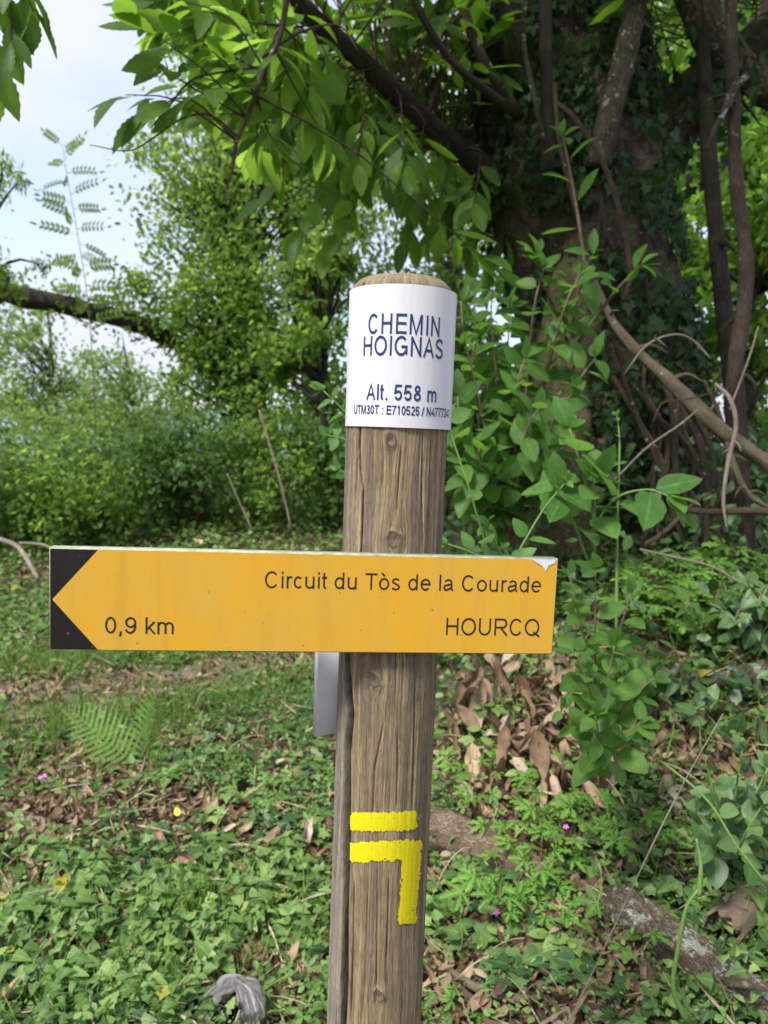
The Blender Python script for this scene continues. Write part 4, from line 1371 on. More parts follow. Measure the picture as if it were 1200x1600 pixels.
wood('dead_branch', 'short pale broken stub dangling beside the lianas', 'branch', [(1166, 118, 3.1), (1146, 140, 3.1), (1132, 172, 3.1), (1118, 200, 3.1), (1104, 234, 3.1)], [5, 6, 6, 5, 2], M['barkgrey'], 24, 8, 0.6, 44)
wood('dead_branch', 'bleached thin root curling down from the tan branch', 'branch', [(1118, 600, 2.85), (1140, 622, 2.8), (1150, 665, 2.8), (1138, 720, 2.8), (1130, 780, 2.8), (1136, 830, 2.8)], [2, 3, 3.5, 3.5, 3, 1.5], M['palewood'], 24, 7, 0.4, 45)
wood('dead_branch', 'forked tan prop under the slanting tan branch', 'branch', [(1136, 690, 2.98), (1150, 735, 2.95), (1172, 775, 2.95), (1215, 800, 2.95)], [4, 5, 5, 4], M['tan'], 18, 8, 0.35, 46)
wood('dead_branch', 'level weathered stick lying behind the sapling stem', 'branch', [(1060, 795, 2.9), (1120, 800, 2.85), (1180, 798, 2.8), (1260, 806, 2.8)], [3, 5, 5, 6], M['twig'], 18, 8, 0.4, 47)
TW = [([(975, 585, 3.0), (1010, 540, 2.95), (1050, 523, 2.9), (1080, 530, 2.9), (1110, 560, 2.9)], [2, 3, 3, 3, 2], 'grey curved twig arching over the tan branch'),
      ([(1020, 660, 2.9), (1035, 630, 2.9), (1060, 626, 2.9), (1110, 615, 2.85), (1150, 600, 2.8)], [2, 2.5, 2.5, 2.5, 2], 'thin pale twig bent upward under the tan branch'),
      ([(960, 750, 2.9), (1010, 700, 2.9), (1060, 665, 2.85), (1090, 640, 2.85)], [2, 2.5, 2.5, 2], 'slender grey twig rising from the trunk foot to the tan branch'),
      ([(1010, 850, 2.7), (1040, 830, 2.7), (1080, 790, 2.7), (1110, 770, 2.7)], [5, 5, 4, 3], 'stout tan stick propped among the sapling leaves'),
      ([(1000, 858, 2.6), (1060, 872, 2.6), (1110, 885, 2.6), (1165, 915, 2.6)], [3, 3, 3, 2], 'long brown twig lying across the bank above the geranium bed'),
      ([(700, 640, 3.2), (760, 640, 3.1), (830, 590, 3.1), (870, 560, 3.1)], [2.5, 3, 3, 2], 'bare grey twig inside the hazel bush'),
      ([(1185, 510, 2.9), (1170, 560, 2.9), (1140, 640, 2.9)], [2, 2, 2], 'short upright twig beside the knobbly liana')]
for k, (pts, r, lb) in enumerate(TW):
    wood('twig', lb, 'twig', pts, [q * 0.65 for q in r], M['palewood'] if k % 2 == 0 else M['twig'], 22, 6, 0.45, 50 + k)
# tangle of roots at the trunk foot
rt_root = thing('root_tangle', 'tangle of brown hanging roots at the chestnut foot', 'roots', P(1050, 830, 3.3))
for k in range(13):
    x = 1000 + 10 * k + rng.uniform(-12, 12)
    y0 = rng.uniform(560, 660)
    pts = [(x - 30, y0, 3.45), (x + rng.uniform(-25, 25), y0 + 70, 3.35), (x + rng.uniform(-30, 30) + 20, y0 + 150, 3.3), (x + rng.uniform(-20, 40) + 20, min(y0 + 260, 900), 3.3)]
    limb(rt_root, 'root', pts, [3, rng.uniform(2.5, 5.5), rng.uniform(2.5, 5), 2], M['liana'] if k % 4 else M['twig'], 16, 6, 0.35, 60 + k)

# ================================================================== BACKGROUND TREES AND SHRUBS
def wood_tree(name, label, trunk_px, trunk_r, blobs, nleaf, lsize, mat, bark, group='trees beyond the footpath', T=T_OVAL_LO, cat='tree', clump=0.21, nclump=None, droop=0.5, extra=()):
    w3 = pl(trunk_px)
    b = w3[0].copy()
    b[2] = float(H(b[0], b[1]))
    w3[0, 2] = b[2] - 0.15
    t = thing(name, label, cat, b, group)
    rad = [r * q[2] / FPX for r, q in zip(trunk_r, trunk_px)]
    rad[-1] *= 0.15
    V, F, L = tube(w3, rad, 26, 10, 0.25, 2.0, b[0] * 3)
    obj('trunk', make_mesh('trunk', V - b, F, L), bark, t)
    for pts, r in extra:
        limb(t, 'limb', pts, r, bark, 24, 9, 0.3, r[0])
    line, lr = spline(w3, rad, 40)
    lv, br = MB(), MB()
    tot = sum(q[6] for q in blobs)
    for (px, py, d, rx, ry, rz, wt) in blobs:
        c = P(px, py, d)
        r3 = np.array([rx * d / FPX, rz, ry * d / FPX])
        n = int(nleaf * wt / tot)
        kc = nclump or max(6, n // 75)
        cc = rng.normal(size=(kc, 3))
        cc = c + cc / np.linalg.norm(cc, axis=1, keepdims=True) * (rng.random((kc, 1)) ** 0.45) * r3
        who = rng.integers(0, kc, n)
        sp = clump * min(r3[0], r3[2]) * rng.uniform(0.5, 1.6, (kc, 1))
        pos = cc[who] + rng.normal(size=(n, 3)) * sp[who]
        tip = rnd_unit(n) + np.array([0, 0, -droop])
        nr = np.array([0, -0.25, 0.8]) + rng.normal(size=(n, 3)) * 0.6
        lv.add(*scatter(T, pos, tip, nr, lsize * rng.uniform(0.6, 1.25, n)))
        for k in range(min(kc, 24)):
            tgt = cc[k]
            dd = np.linalg.norm(line - (tgt - [0, 0, 0.25 * abs(tgt[2] - b[2])]), axis=1)
            s0 = line[np.argmin(dd)]
            mid = (s0 + tgt) / 2 + rng.normal(size=3) * 0.08 + [0, 0, 0.05]
            br.add(*tube(np.array([s0, mid, tgt]), [0.030, 0.017, 0.005], 7, 5))
    obj('branches', br.mesh('branches', b), bark, t)
    obj('crown', lv.mesh('crown', b), mat, t, 'stuff')
    return t

wood_tree('ivy_clad_tree', 'thick ivy-clad tree with a long level dark limb beyond the path', [(392, 830, 9.5), (388, 640, 9.5), (380, 480, 9.5), (368, 330, 9.5), (360, 200, 9.5), (352, 60, 9.6)], [34, 30, 27, 24, 20, 14],
          [(330, 330, 9.3, 110, 100, 1.1, 3), (375, 480, 9.2, 100, 100, 0.8, 3.2), (290, 470, 9.0, 90, 70, 0.8, 2), (400, 600, 9.0, 90, 90, 0.7, 2.2), (420, 260, 9.4, 100, 90, 1.0, 2.2), (300, 580, 9.0, 80, 60, 0.7, 1.5), (380, 150, 9.6, 130, 110, 1.0, 3.0), (300, 260, 9.4, 100, 100, 0.9, 1.6)],
          18000, 0.078, M['back'], M['barkdk'], extra=[([(380, 600, 9.4), (300, 548, 9.2), (240, 518, 9.0), (180, 496, 8.8), (110, 478, 8.6), (0, 456, 8.4), (-160, 420, 8.2)], [10, 13, 14, 14, 15, 16, 16])])
wood_tree('leaning_tree', 'slim grey tree leaning toward the ivy-clad tree', [(520, 820, 10.0), (505, 660, 10), (482, 520, 10), (455, 390, 10), (430, 270, 10), (415, 120, 10)], [18, 17, 16, 14, 12, 8],
          [(480, 330, 10, 100, 110, 1.0, 3), (500, 500, 10, 80, 90, 0.8, 2), (540, 400, 10.2, 90, 110, 1.0, 2.5), (520, 620, 10.2, 80, 80, 0.8, 1.6), (540, 230, 10.3, 120, 120, 1.0, 2.2), (480, 120, 10.3, 120, 110, 1.0, 1.8)], 11000, 0.078, M['back'], M['backbark'])
wood_tree('thin_tree', 'thin dark sapling trunk rising close behind the plate side of the post', [(508, 800, 8), (506, 640, 8), (505, 500, 8), (488, 430, 8), (470, 330, 8)], [6, 6, 5.5, 5, 4],
          [(500, 420, 8, 60, 80, 0.5, 1), (470, 560, 8, 60, 60, 0.5, 1)], 2200, 0.10, M['back'], M['barkdk'])
wood_tree('glimmering_tree', 'airy tree with bright sky gaps between the post top and the chestnut trunk', [(690, 830, 11), (700, 640, 11), (710, 450, 11), (700, 300, 11), (690, 120, 11)], [16, 15, 13, 11, 8],
          [(690, 330, 11, 110, 100, 1.2, 3), (640, 480, 11, 110, 90, 1.0, 2.2), (740, 440, 11, 80, 90, 1.0, 2), (620, 260, 11, 110, 100, 1.2, 2), (660, 120, 11, 130, 110, 1.2, 2)], 7600, 0.076, M['back'], M['backbark'])
wood_tree('sun_painted_tree', 'tree behind the lianas with sunlight painted into its bright yellow-green leaves', [(1170, 860, 8.5), (1160, 600, 8.5), (1165, 400, 8.5), (1170, 200, 8.5), (1180, -80, 8.5)], [20, 18, 16, 14, 10],
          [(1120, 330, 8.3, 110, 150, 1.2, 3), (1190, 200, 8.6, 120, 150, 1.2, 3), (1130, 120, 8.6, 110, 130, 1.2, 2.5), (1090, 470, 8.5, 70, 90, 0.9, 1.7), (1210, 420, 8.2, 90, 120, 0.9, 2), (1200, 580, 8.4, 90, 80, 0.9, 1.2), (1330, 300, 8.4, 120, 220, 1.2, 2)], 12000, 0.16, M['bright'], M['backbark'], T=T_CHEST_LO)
wood_tree('sun_painted_tree', 'pale green tree overtopping the bright tree behind the lianas', [(1040, 850, 11), (1045, 600, 11), (1050, 350, 11), (1060, 100, 11), (1060, -150, 11)], [16, 15, 14, 12, 9],
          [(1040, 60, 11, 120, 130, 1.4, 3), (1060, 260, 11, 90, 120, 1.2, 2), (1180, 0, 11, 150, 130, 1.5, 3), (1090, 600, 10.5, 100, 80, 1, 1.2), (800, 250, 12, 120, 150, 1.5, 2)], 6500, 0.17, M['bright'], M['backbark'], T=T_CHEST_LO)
wood_tree('pale_tree', 'pale green tree under the level dark limb', [(60, 860, 17), (70, 700, 17), (80, 560, 17), (70, 450, 17)], [8, 6, 3.5, 1.5],
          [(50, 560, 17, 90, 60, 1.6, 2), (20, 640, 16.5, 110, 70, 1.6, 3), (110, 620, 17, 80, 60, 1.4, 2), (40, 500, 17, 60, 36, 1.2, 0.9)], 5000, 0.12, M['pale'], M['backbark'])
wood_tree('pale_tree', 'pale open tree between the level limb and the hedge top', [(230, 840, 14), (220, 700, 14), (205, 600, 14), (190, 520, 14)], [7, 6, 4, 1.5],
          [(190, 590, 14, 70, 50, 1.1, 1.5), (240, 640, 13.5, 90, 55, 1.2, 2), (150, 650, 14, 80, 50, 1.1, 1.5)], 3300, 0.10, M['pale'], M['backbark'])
wood_tree('edge_tree', 'small-leaved branch-heavy tree reaching in over the level limb', [(-90, 860, 7.5), (-80, 640, 7.5), (-60, 480, 7.5), (-40, 330, 7.5), (-30, 240, 7.5)], [20, 18, 15, 12, 6],
          [(0, 285, 7.3, 42, 34, 0.4, 1), (-60, 320, 7.3, 70, 90, 0.6, 2), (20, 430, 7.6, 70, 26, 0.4, 1), (-70, 500, 7.5, 60, 100, 0.5, 2)], 2600, 0.075, M['back'], M['barkdk'], T=T_NARROW)

q, _ = spline(pl([(392, 830, 9.5), (388, 640, 9.5), (380, 480, 9.5), (368, 330, 9.5), (360, 200, 9.5)]), np.ones(5), 80)
for nm, line_, rr_, n, key in (('climbing_ivy', q, 0.30, 2600, 'ivy-clad tree'), ('climbing_ivy', spline(pl([(520, 820, 10.0), (505, 660, 10), (482, 520, 10), (455, 390, 10)]), np.ones(4), 80)[0], 0.17, 1100, 'leaning grey tree')):
    k = rng.integers(0, 80, n); a = rng.uniform(0, 6.283, n)
    nn2 = np.stack([np.cos(a), np.sin(a), 0 * a], 1)
    pp = line_[k] + nn2 * (rr_ * rng.uniform(0.75, 1.15, n))[:, None] + rng.normal(size=(n, 3)) * 0.06
    mb = MB(); mb.add(*scatter(T_IVY, pp, np.array([0, 0, -0.8]) + rng.normal(size=(n, 3)) * 0.4, nn2 + rng.normal(size=(n, 3)) * 0.4, rng.uniform(0.05, 0.085, n)))
    tag(obj(nm, mb.mesh(nm), M['back']), 'pale green ivy sleeve climbing the ' + key, 'ivy', kind='stuff')

n = 900
q = spline(pl([(380, 600, 9.4), (300, 548, 9.2), (240, 518, 9.0), (180, 496, 8.8), (110, 478, 8.6), (0, 456, 8.4), (-60, 440, 8.3)]), np.ones(7), 80)[0]
pp = q[rng.integers(0, 80, n)] + rng.normal(size=(n, 3)) * [0.1, 0.1, 0.13] + [0, 0, 0.06]
mb = MB(); mb.add(*scatter(T_OVAL_LO, pp, rnd_unit(n) + [0, 0, -0.2], rnd_unit(n) + [0, -0.6, 0.5], rng.uniform(0.05, 0.085, n)))
tag(obj('climbing_ivy', mb.mesh('climbing_ivy'), M['back']), 'leafy fringe growing along the level dark limb', 'ivy', kind='stuff')

# dark hedge-like shrubs along the top of the far bank
def shrub(name, label, px, py, d, rx, ry, rz, n, size, mat, group, T=T_OVAL_LO, cat='shrub', stems=7):
    c = P(px, py, d)
    zb_ = float(H(c[0], c[1]))
    b = np.array([c[0], c[1], zb_])
    t = thing(name, label, cat, b, group)
    lv, st = MB(), MB()
    h = c[2] + ry * d / FPX - zb_
    wx = rx * d / FPX
    k = max(10, n // 45)
    a = rng.uniform(0, 2 * math.pi, k)
    rr = rng.random(k) ** 0.5
    zz = rng.random(k) ** 0.8
    cc = np.stack([c[0] + np.cos(a) * rr * wx, c[1] + np.sin(a) * rr * rz, zb_ + h * (0.05 + 0.9 * zz * (1 - 0.35 * rr))], 1)
    who = rng.integers(0, k, n)
    pos = cc[who] + rng.normal(size=(n, 3)) * 0.16 * min(wx, h)
    pos[:, 2] = np.maximum(pos[:, 2], zb_ + 0.03)
    lv.add(*scatter(T, pos, rnd_unit(n) + [0, 0, -0.35], np.array([0, -0.3, 0.8]) + rng.normal(size=(n, 3)) * 0.55, size * rng.uniform(0.6, 1.25, n)))
    for q in range(stems):
        e = cc[q % k]
        V, F, L = tube(np.array([b + [rng.uniform(-.1, .1), rng.uniform(-.1, .1), -0.05], (b + e) / 2 + [0, 0, 0.1 * h], e]), [0.014, 0.010, 0.004], 8, 5)
        obj('stem', make_mesh('stem', V - b, F, L), M['redstem'], t)
    obj('foliage', lv.mesh('foliage', b), mat, t, 'stuff')
    return t
HG = 'shrubs along the far bank'
for k, (px, py, d, rx, ry, rz, n, lb) in enumerate([
        (-20, 745, 7.2, 120, 95, 0.8, 3000, 'dense dark shrub closing the hedge at its open end'),
        (110, 760, 7.3, 110, 85, 0.8, 3000, 'low dark bramble mound under the pale trees'),
        (210, 730, 7.8, 100, 85, 0.8, 3000, 'rounded dark shrub below the level limb'),
        (310, 720, 7.8, 100, 100, 0.8, 3200, 'broad dark shrub at the foot of the ivy-clad tree'),
        (420, 710, 8.0, 90, 105, 0.8, 3000, 'leafy dark shrub between the ivy-clad and leaning trees'),
        (520, 720, 8.3, 90, 110, 0.8, 2600, 'shadowed shrub against the leaning tree'),
        (640, 730, 8.6, 120, 110, 0.8, 2600, 'shadowed shrub behind the post'),
        (60, 680, 9.5, 150, 60, 0.9, 2600, 'pale shrub standing taller behind the bramble mound'),
        (250, 660, 9.6, 130, 70, 0.9, 2400, 'grey-green shrub behind the rounded dark shrub')]):
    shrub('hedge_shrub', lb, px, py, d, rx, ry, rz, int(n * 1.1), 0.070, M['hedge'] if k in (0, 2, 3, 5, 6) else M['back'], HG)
for k, (px, py, d, rx, ry, rz, n, lb) in enumerate([
        (800, 720, 5.2, 130, 170, 0.6, 1900, 'dark leafy shrub filling the gap beside the chestnut trunk'),
        (720, 560, 6.2, 90, 170, 0.7, 2000, 'tall green shrub behind the name plate'),
        (1120, 790, 5.2, 120, 90, 0.5, 1300, 'shaded shrub behind the root tangle'),
        (1240, 740, 5.6, 110, 100, 0.6, 1300, 'shaded shrub past the slanting tan branch')]):
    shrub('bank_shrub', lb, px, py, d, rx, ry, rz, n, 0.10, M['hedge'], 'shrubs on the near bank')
thin = [([(455, 825, 7.0), (440, 760, 7.0), (420, 690, 7.0), (405, 640, 7.0)], 1.5, 'bare pale sapling rod leaning out of the hedge'),
        ([(395, 830, 7.2), (372, 780, 7.2), (355, 740, 7.2)], 1.2, 'short bare rod leaning out of the hedge'),
        ([(60, 905, 5.2), (40, 870, 5.3), (20, 850, 5.4), (-30, 835, 5.4)], 4, 'dry bent stalk on the bank behind the black arrow end'),
        ([(95, 870, 5.4), (70, 852, 5.5), (30, 848, 5.5)], 2, 'thin dry stalk on the bank behind the black arrow end')]
for k, (pts, r, lb) in enumerate(thin):
    wood('dry_stalk', lb, 'stalk', pts, [r] * len(pts), M['palewood'], 14, 6, 0.2, 70 + k)

# tall slender sapling with feather leaves against the sky
def feather(name, label, pts, n, size, ys):
    w3 = pl(pts)
    b = w3[0].copy(); b[2] = float(H(b[0], b[1])); w3[0] = b
    t = thing(name, label, 'sapling', b)
    V, F, L = tube(w3, np.linspace(0.007, 0.002, len(pts)), 30, 6)
    obj('stem', make_mesh('stem', V - b, F, L), M['redstem'], t)
    line, _ = spline(w3, np.ones(len(pts)), 120)
    _, ly = to_px(line)
    me = leaf_mesh('feather_leaf', T_PINNATE, M['back'])
    for k in range(n):
        y = ys[0] + (ys[1] - ys[0]) * k / (n - 1)
        q = line[np.argmin(np.abs(ly - y))]
        a = k * 2.4
        tip = np.array([math.copysign(0.6 + 0.4 * abs(math.cos(a)), math.cos(a)), 0.5 * math.sin(a), rng.uniform(-0.15, 0.6) + 0.4 * (k > n * 0.8)]) + rng.normal(size=3) * 0.15
        place_leaf(me, q, tip, np.array([0, -1.0, 0.35]) + rng.normal(size=3) * 0.25, size * (1.0 - 0.35 * k / n) * rng.uniform(0.85, 1.15), t, b)
feather('feathery_sapling', 'slender sapling with feather leaves standing against the open sky', [(150, 850, 8.4), (148, 640, 8.4), (138, 480, 8.4), (122, 370, 8.4), (104, 270, 8.4), (98, 226, 8.4)], 26, 0.43, (500, 228))

# ================================================================== NEAR PLANTS
def leafy(name, label, cat, stems, leafT, key, mat, size, gap, base=None, smat='stem', r0=3.0, group=None, tipn=3, opposite=True, start=0.15, nb=(0, -0.5, 0.8)):
    """plant with drawn stems (px, py, depth) and leaves set along them, every leaf its own part"""
    w = [pl(s) for s in stems]
    b = w[0][0].copy() if base is None else np.array(base, float)
    t = thing(name, label, cat, b, group)
    me = leaf_mesh(key, leafT, M[mat])
    for q, pts in enumerate(w):
        d = stems[q][0][2]
        V, F, L = tube(pts, np.linspace(r0, r0 * 0.45, len(pts)) * d / FPX, 16, 6, 0.1)
        st = obj('stem', make_mesh('stem', V - b, F, L), M[smat], t)
        line, _ = spline(pts, np.ones(len(pts)), 60)
        ln = np.concatenate([[0], np.cumsum(np.linalg.norm(np.diff(line, axis=0), axis=1))])
        s, k = ln[-1] * start, 0
        tan = nrmz(np.gradient(line, axis=0))
        while s < ln[-1]:
            i = int(np.searchsorted(ln, s))
            i = min(i, 59)
            f = s / ln[-1]
            a = rng.uniform(0, 6.28)
            sd_ = nrmz(np.cross(tan[i], [math.cos(a), 0.5 * math.sin(a) - 0.4, 0.5]))
            for sg in ((-1, 1) if opposite else ((1,) if k % 2 else (-1,))):
                tip = sd_ * sg + tan[i] * 0.45 + np.array([0, -0.1, -0.12]) + rng.normal(size=3) * 0.15
                place_leaf(me, line[i], tip, np.array(nb) + rng.normal(size=3) * 0.3, size * (1.1 - 0.45 * f) * rng.uniform(0.75, 1.2), st, b)
            s += gap * rng.uniform(0.8, 1.25)
            k += 1
        for z in range(tipn):
            tip = tan[-1] * 0.8 + rng.normal(size=3) * 0.6
            place_leaf(me, line[-1], tip, np.array(nb) + rng.normal(size=3) * 0.3, size * 0.55 * rng.uniform(0.7, 1.1), st, b)
    return t

def gp(px, py):
    p = G(px, py)
    d = float((p - CAM) @ fw)
    return (px, py, d)

# chestnut / hazel bush behind the post
hz = []
for (x0, y0, d0, x1, y1, d1) in [(800, 850, 3.2, 850, 420, 2.9), (790, 850, 3.2, 770, 450, 3.1), (780, 850, 3.2, 720, 470, 3.0), (800, 850, 3.2, 905, 430, 2.8), (795, 850, 3.2, 820, 560, 2.8),
                                 (770, 850, 3.1, 715, 620, 2.8), (810, 850, 3.1, 930, 560, 2.8), (760, 850, 3.1, 740, 540, 3.2), (805, 850, 3.2, 880, 490, 3.0), (780, 850, 3.2, 750, 690, 2.7),
                                 (790, 850, 3.2, 740, 460, 3.3), (800, 850, 3.2, 800, 480, 3.3), (790, 850, 3.1, 840, 640, 2.7), (800, 850, 3.1, 890, 620, 2.8), (770, 850, 3.1, 710, 700, 2.8)]:
    hz.append([(x0, y0, d0), (x0 * .6 + x1 * .4, y0 * .5 + y1 * .5, d0 * .6 + d1 * .4), (x0 * .2 + x1 * .8 - 6, y0 * .15 + y1 * .85, d1), (x1, y1, d1)])
leafy('hazel_bush', 'leafy green bush with large toothed leaves between post and chestnut trunk', 'bush', hz, T_OVAL, 'hazel_leaf', 'shrub', 0.155, 0.078, smat='redstem', r0=2.2, tipn=4, start=0.15)
leafy('chestnut_shoot', 'chestnut shoot with long leaves sprouting in front of the trunk fork', 'shoot',
      [[(900, 620, 3.2), (895, 520, 3.1), (905, 450, 3.0), (925, 400, 2.95)], [(898, 560, 3.15), (860, 470, 3.0), (845, 420, 2.95), (838, 400, 2.9)], [(900, 540, 3.1), (950, 470, 3.0), (985, 430, 2.95), (1000, 415, 2.9)],
       [(915, 420, 3.0), (900, 320, 3.1), (885, 240, 3.15), (880, 215, 3.15)]],
      T_CHEST, 'chestnut_leaf', 'shrub', 0.17, 0.10, smat='tan' if 'tan' in M else 'stem', r0=3, tipn=5, opposite=False, start=0.3)
leafy('leafy_sprig', 'small sprig of pointed leaves poking out past the plate side of the post', 'sprig',
      [[(600, 840, 2.3), (585, 740, 2.3), (552, 660, 2.3), (505, 610, 2.3)], [(598, 800, 2.3), (575, 730, 2.3), (545, 690, 2.3), (512, 680, 2.3)], [(598, 830, 2.3), (570, 770, 2.3), (540, 740, 2.3), (530, 735, 2.3)]],
      T_OVAL, 'hazel_leaf', 'sapling', 0.075, 0.055, tipn=4, r0=2)
# upright young plant on the bank with opposite leaves
leafy('young_elder', 'upright green sapling with a budding tip in front of the dark trunk', 'sapling',
      [[(963, 990, 2.15), (964, 880, 2.15), (966, 770, 2.15), (968, 690, 2.15), (964, 650, 2.15)]],
      T_SMALL, 'bud_leaf', 'sapling', 0.040, 0.06, r0=2.6, tipn=10, start=0.6)
leafy('broad_leaf_shoot', 'shoot with large bright oval leaves beside the upright green sapling', 'shoot',
      [[(930, 900, 2.3), (925, 800, 2.25), (905, 720, 2.2), (890, 670, 2.2)], [(925, 830, 2.25), (960, 780, 2.15), (1010, 765, 2.1), (1045, 775, 2.05)], [(920, 880, 2.3), (890, 800, 2.25), (870, 760, 2.2)], [(925, 850, 2.25), (930, 790, 2.15), (925, 745, 2.1)]],
      T_OVAL, 'hazel_leaf', 'sapling', 0.17, 0.11, r0=2.2, tipn=4, start=0.45)
leafy('climbing_vine', 'thin pale vine climbing straight toward the plate corner', 'vine', [[(800, 960, 1.6), (765, 870, 1.55), (735, 770, 1.5), (712, 700, 1.5), (698, 655, 1.5)]],
      T_OVAL, 'hazel_leaf', 'sapling', 0.065, 0.075, r0=2.0, tipn=3, start=0.12, opposite=False)
leafy('climbing_vine', 'thin pale vine arching toward the broad-leaved shoot', 'vine', [[(790, 900, 1.7), (820, 845, 1.7), (850, 795, 1.7), (885, 752, 1.7)], [(800, 900, 1.65), (775, 850, 1.65), (760, 820, 1.6)], [(800, 900, 1.65), (740, 865, 1.6), (700, 850, 1.6)]],
      T_OVAL, 'hazel_leaf', 'sapling', 0.062, 0.055, r0=2.2, tipn=4, start=0.1)
# rounded-leaf dogwood spilling past the end of the yellow board
dg = []
for (x0, y0, x1, y1, d) in [(930, 1150, 890, 900, 1.75), (930, 1150, 930, 890, 1.8), (940, 1150, 985, 930, 1.85), (935, 1160, 900, 1020, 1.65), (940, 1160, 960, 1010, 1.7), (950, 1160, 1020, 1060, 1.75),
                            (930, 1180, 880, 1110, 1.65), (950, 1190, 1000, 1130, 1.65), (940, 1190, 930, 1120, 1.6)]:
    dg.append([(x0, y0, d + 0.12), ((x0 * .7 + x1 * .3), y0 * .5 + y1 * .5, d + 0.03), (x1, y1, d)])
leafy('dogwood_bush', 'low bush of rounded mid-green leaves beside the end of the yellow board', 'bush', dg, T_ROUND, 'round_leaf', 'shrub', 0.076, 0.055, base=G(940, 1190), smat='redstem', r0=2, tipn=4)
bl = []
for (x0, y0, x1, y1, d) in [(1130, 1330, 1100, 1180, 1.75), (1140, 1330, 1160, 1170, 1.8), (1150, 1330, 1200, 1200, 1.8), (1150, 1340, 1190, 1260, 1.65), (1120, 1340, 1090, 1270, 1.65), (1180, 1280, 1230, 1140, 1.85)]:
    bl.append([(x0, y0, d + 0.1), (x0 * .6 + x1 * .4, y0 * .5 + y1 * .5, d + 0.02), (x1, y1, d)])
leafy('bramble', 'dark rounded bramble leaves over the far end of the lichened branch', 'bramble', bl, T_ROUND, 'round_leaf', 'coverdk', 0.060, 0.055, base=G(1145, 1350), smat='stem', r0=2.5, tipn=4)
leafy('broken_stem', 'pale green bent plant stem standing over the lichened log', 'stem', [[(1075, 1600, 1.5), (1052, 1545, 1.48), (1060, 1480, 1.46), (1072, 1420, 1.45), (1092, 1388, 1.45)], [(1092, 1400, 1.45), (1095, 1350, 1.45), (1088, 1310, 1.46)]],
      T_OVAL, 'hazel_leaf', 'sapling', 0.06, 0.4, base=G(1075, 1600), r0=4.5, tipn=1, start=0.9)
leafy('trailing_vine', 'long trailing green stem reaching down from the bramble', 'vine', [[(1200, 1385, 1.6), (1150, 1320, 1.6), (1105, 1250, 1.62), (1040, 1195, 1.66), (990, 1165, 1.7)]],
      T_ROUND, 'round_leaf', 'shrub', 0.055, 0.16, r0=2.8, tipn=2, opposite=False)
wood('dry_stalk', 'straight bleached grass stalk rising across the dogwood leaves', 'stalk', [(868, 1640, 1.5), (940, 1490, 1.52), (1010, 1340, 1.55), (1070, 1220, 1.58), (1130, 1115, 1.62)], [1.1, 1.2, 1.1, 0.9, 0.6], M['palewood'], 14, 5, 0.1, 77)

def tangle(name, label, px, py, d, n, hpx, wpx, T, key, mat, size, gap):
    st = []
    b = P(px, py, d); b[2] = float(H(b[0], b[1]))
    bx_, by_ = to_px(b[None])
    for k in range(n):
        a = rng.uniform(-1, 1)
        ex, ey = px + a * wpx, by_[0] - hpx * rng.uniform(0.5, 1.0) * (1 - 0.4 * abs(a))
        dd = d + rng.uniform(-0.25, 0.2)
        st.append([(bx_[0] + rng.uniform(-20, 20), by_[0], d), (px + a * wpx * 0.35, (by_[0] + ey) / 2 - 12, (d + dd) / 2), (px + a * wpx * 0.8, ey - 6, dd), (ex, ey + rng.uniform(0, 25), dd - 0.05)])
    leafy(name, label, 'bramble', st, T, key, mat, size, gap, base=b, smat='redstem', r0=1.8, tipn=3)
tangle('bramble', 'bramble arching below the level weathered stick', 1100, 900, 2.75, 7, 120, 110, T_HEART, 'toothed_leaf', 'shrub', 0.085, 0.075)
tangle('bramble', 'dark bramble between the dogwood bush and the root tangle', 1010, 930, 2.45, 7, 130, 80, T_HEART, 'toothed_leaf', 'shrub', 0.075, 0.07)
tangle('bramble', 'bramble spreading under the slanting tan branch', 1190, 880, 2.8, 6, 120, 80, T_HEART, 'toothed_leaf', 'coverdk', 0.085, 0.08)
tangle('bramble', 'bramble covering the lichened branch end', 1150, 1090, 2.0, 6, 90, 80, T_ROUND, 'round_leaf', 'coverdk', 0.06, 0.06)

# small dark-leaved undergrowth filling the shady foot of the bank
mbu = MB()
n = 5200
x = rng.uniform(0.15, 3.4, n); y = rng.uniform(2.2, 5.2, n)
z = H(x, y) + rng.random(n) ** 1.4 * np.where(y > 2.9, 0.55, 0.2)
dc = G(820, 1200)
keep = (fbm(x, y, 2.2, 3, 3) > 0.38) & (np.hypot((x - dc[0]) / 0.45, (y - dc[1]) / 0.55) > 1)
x, y, z = x[keep], y[keep], z[keep]
n = len(x)
mbu.add(*scatter(T_OVAL_LO, np.stack([x, y, z], 1), rnd_unit(n) + [0, 0, -0.2], np.array([0, -0.4, 0.9]) + rng.normal(size=(n, 3)) * 0.4, rng.uniform(0.04, 0.085, n)))
tag(obj('bank_undergrowth', mbu.mesh('bank_undergrowth'), M['coverdk']), 'mixed dark leafy undergrowth covering the shaded bank', 'undergrowth', kind='stuff')

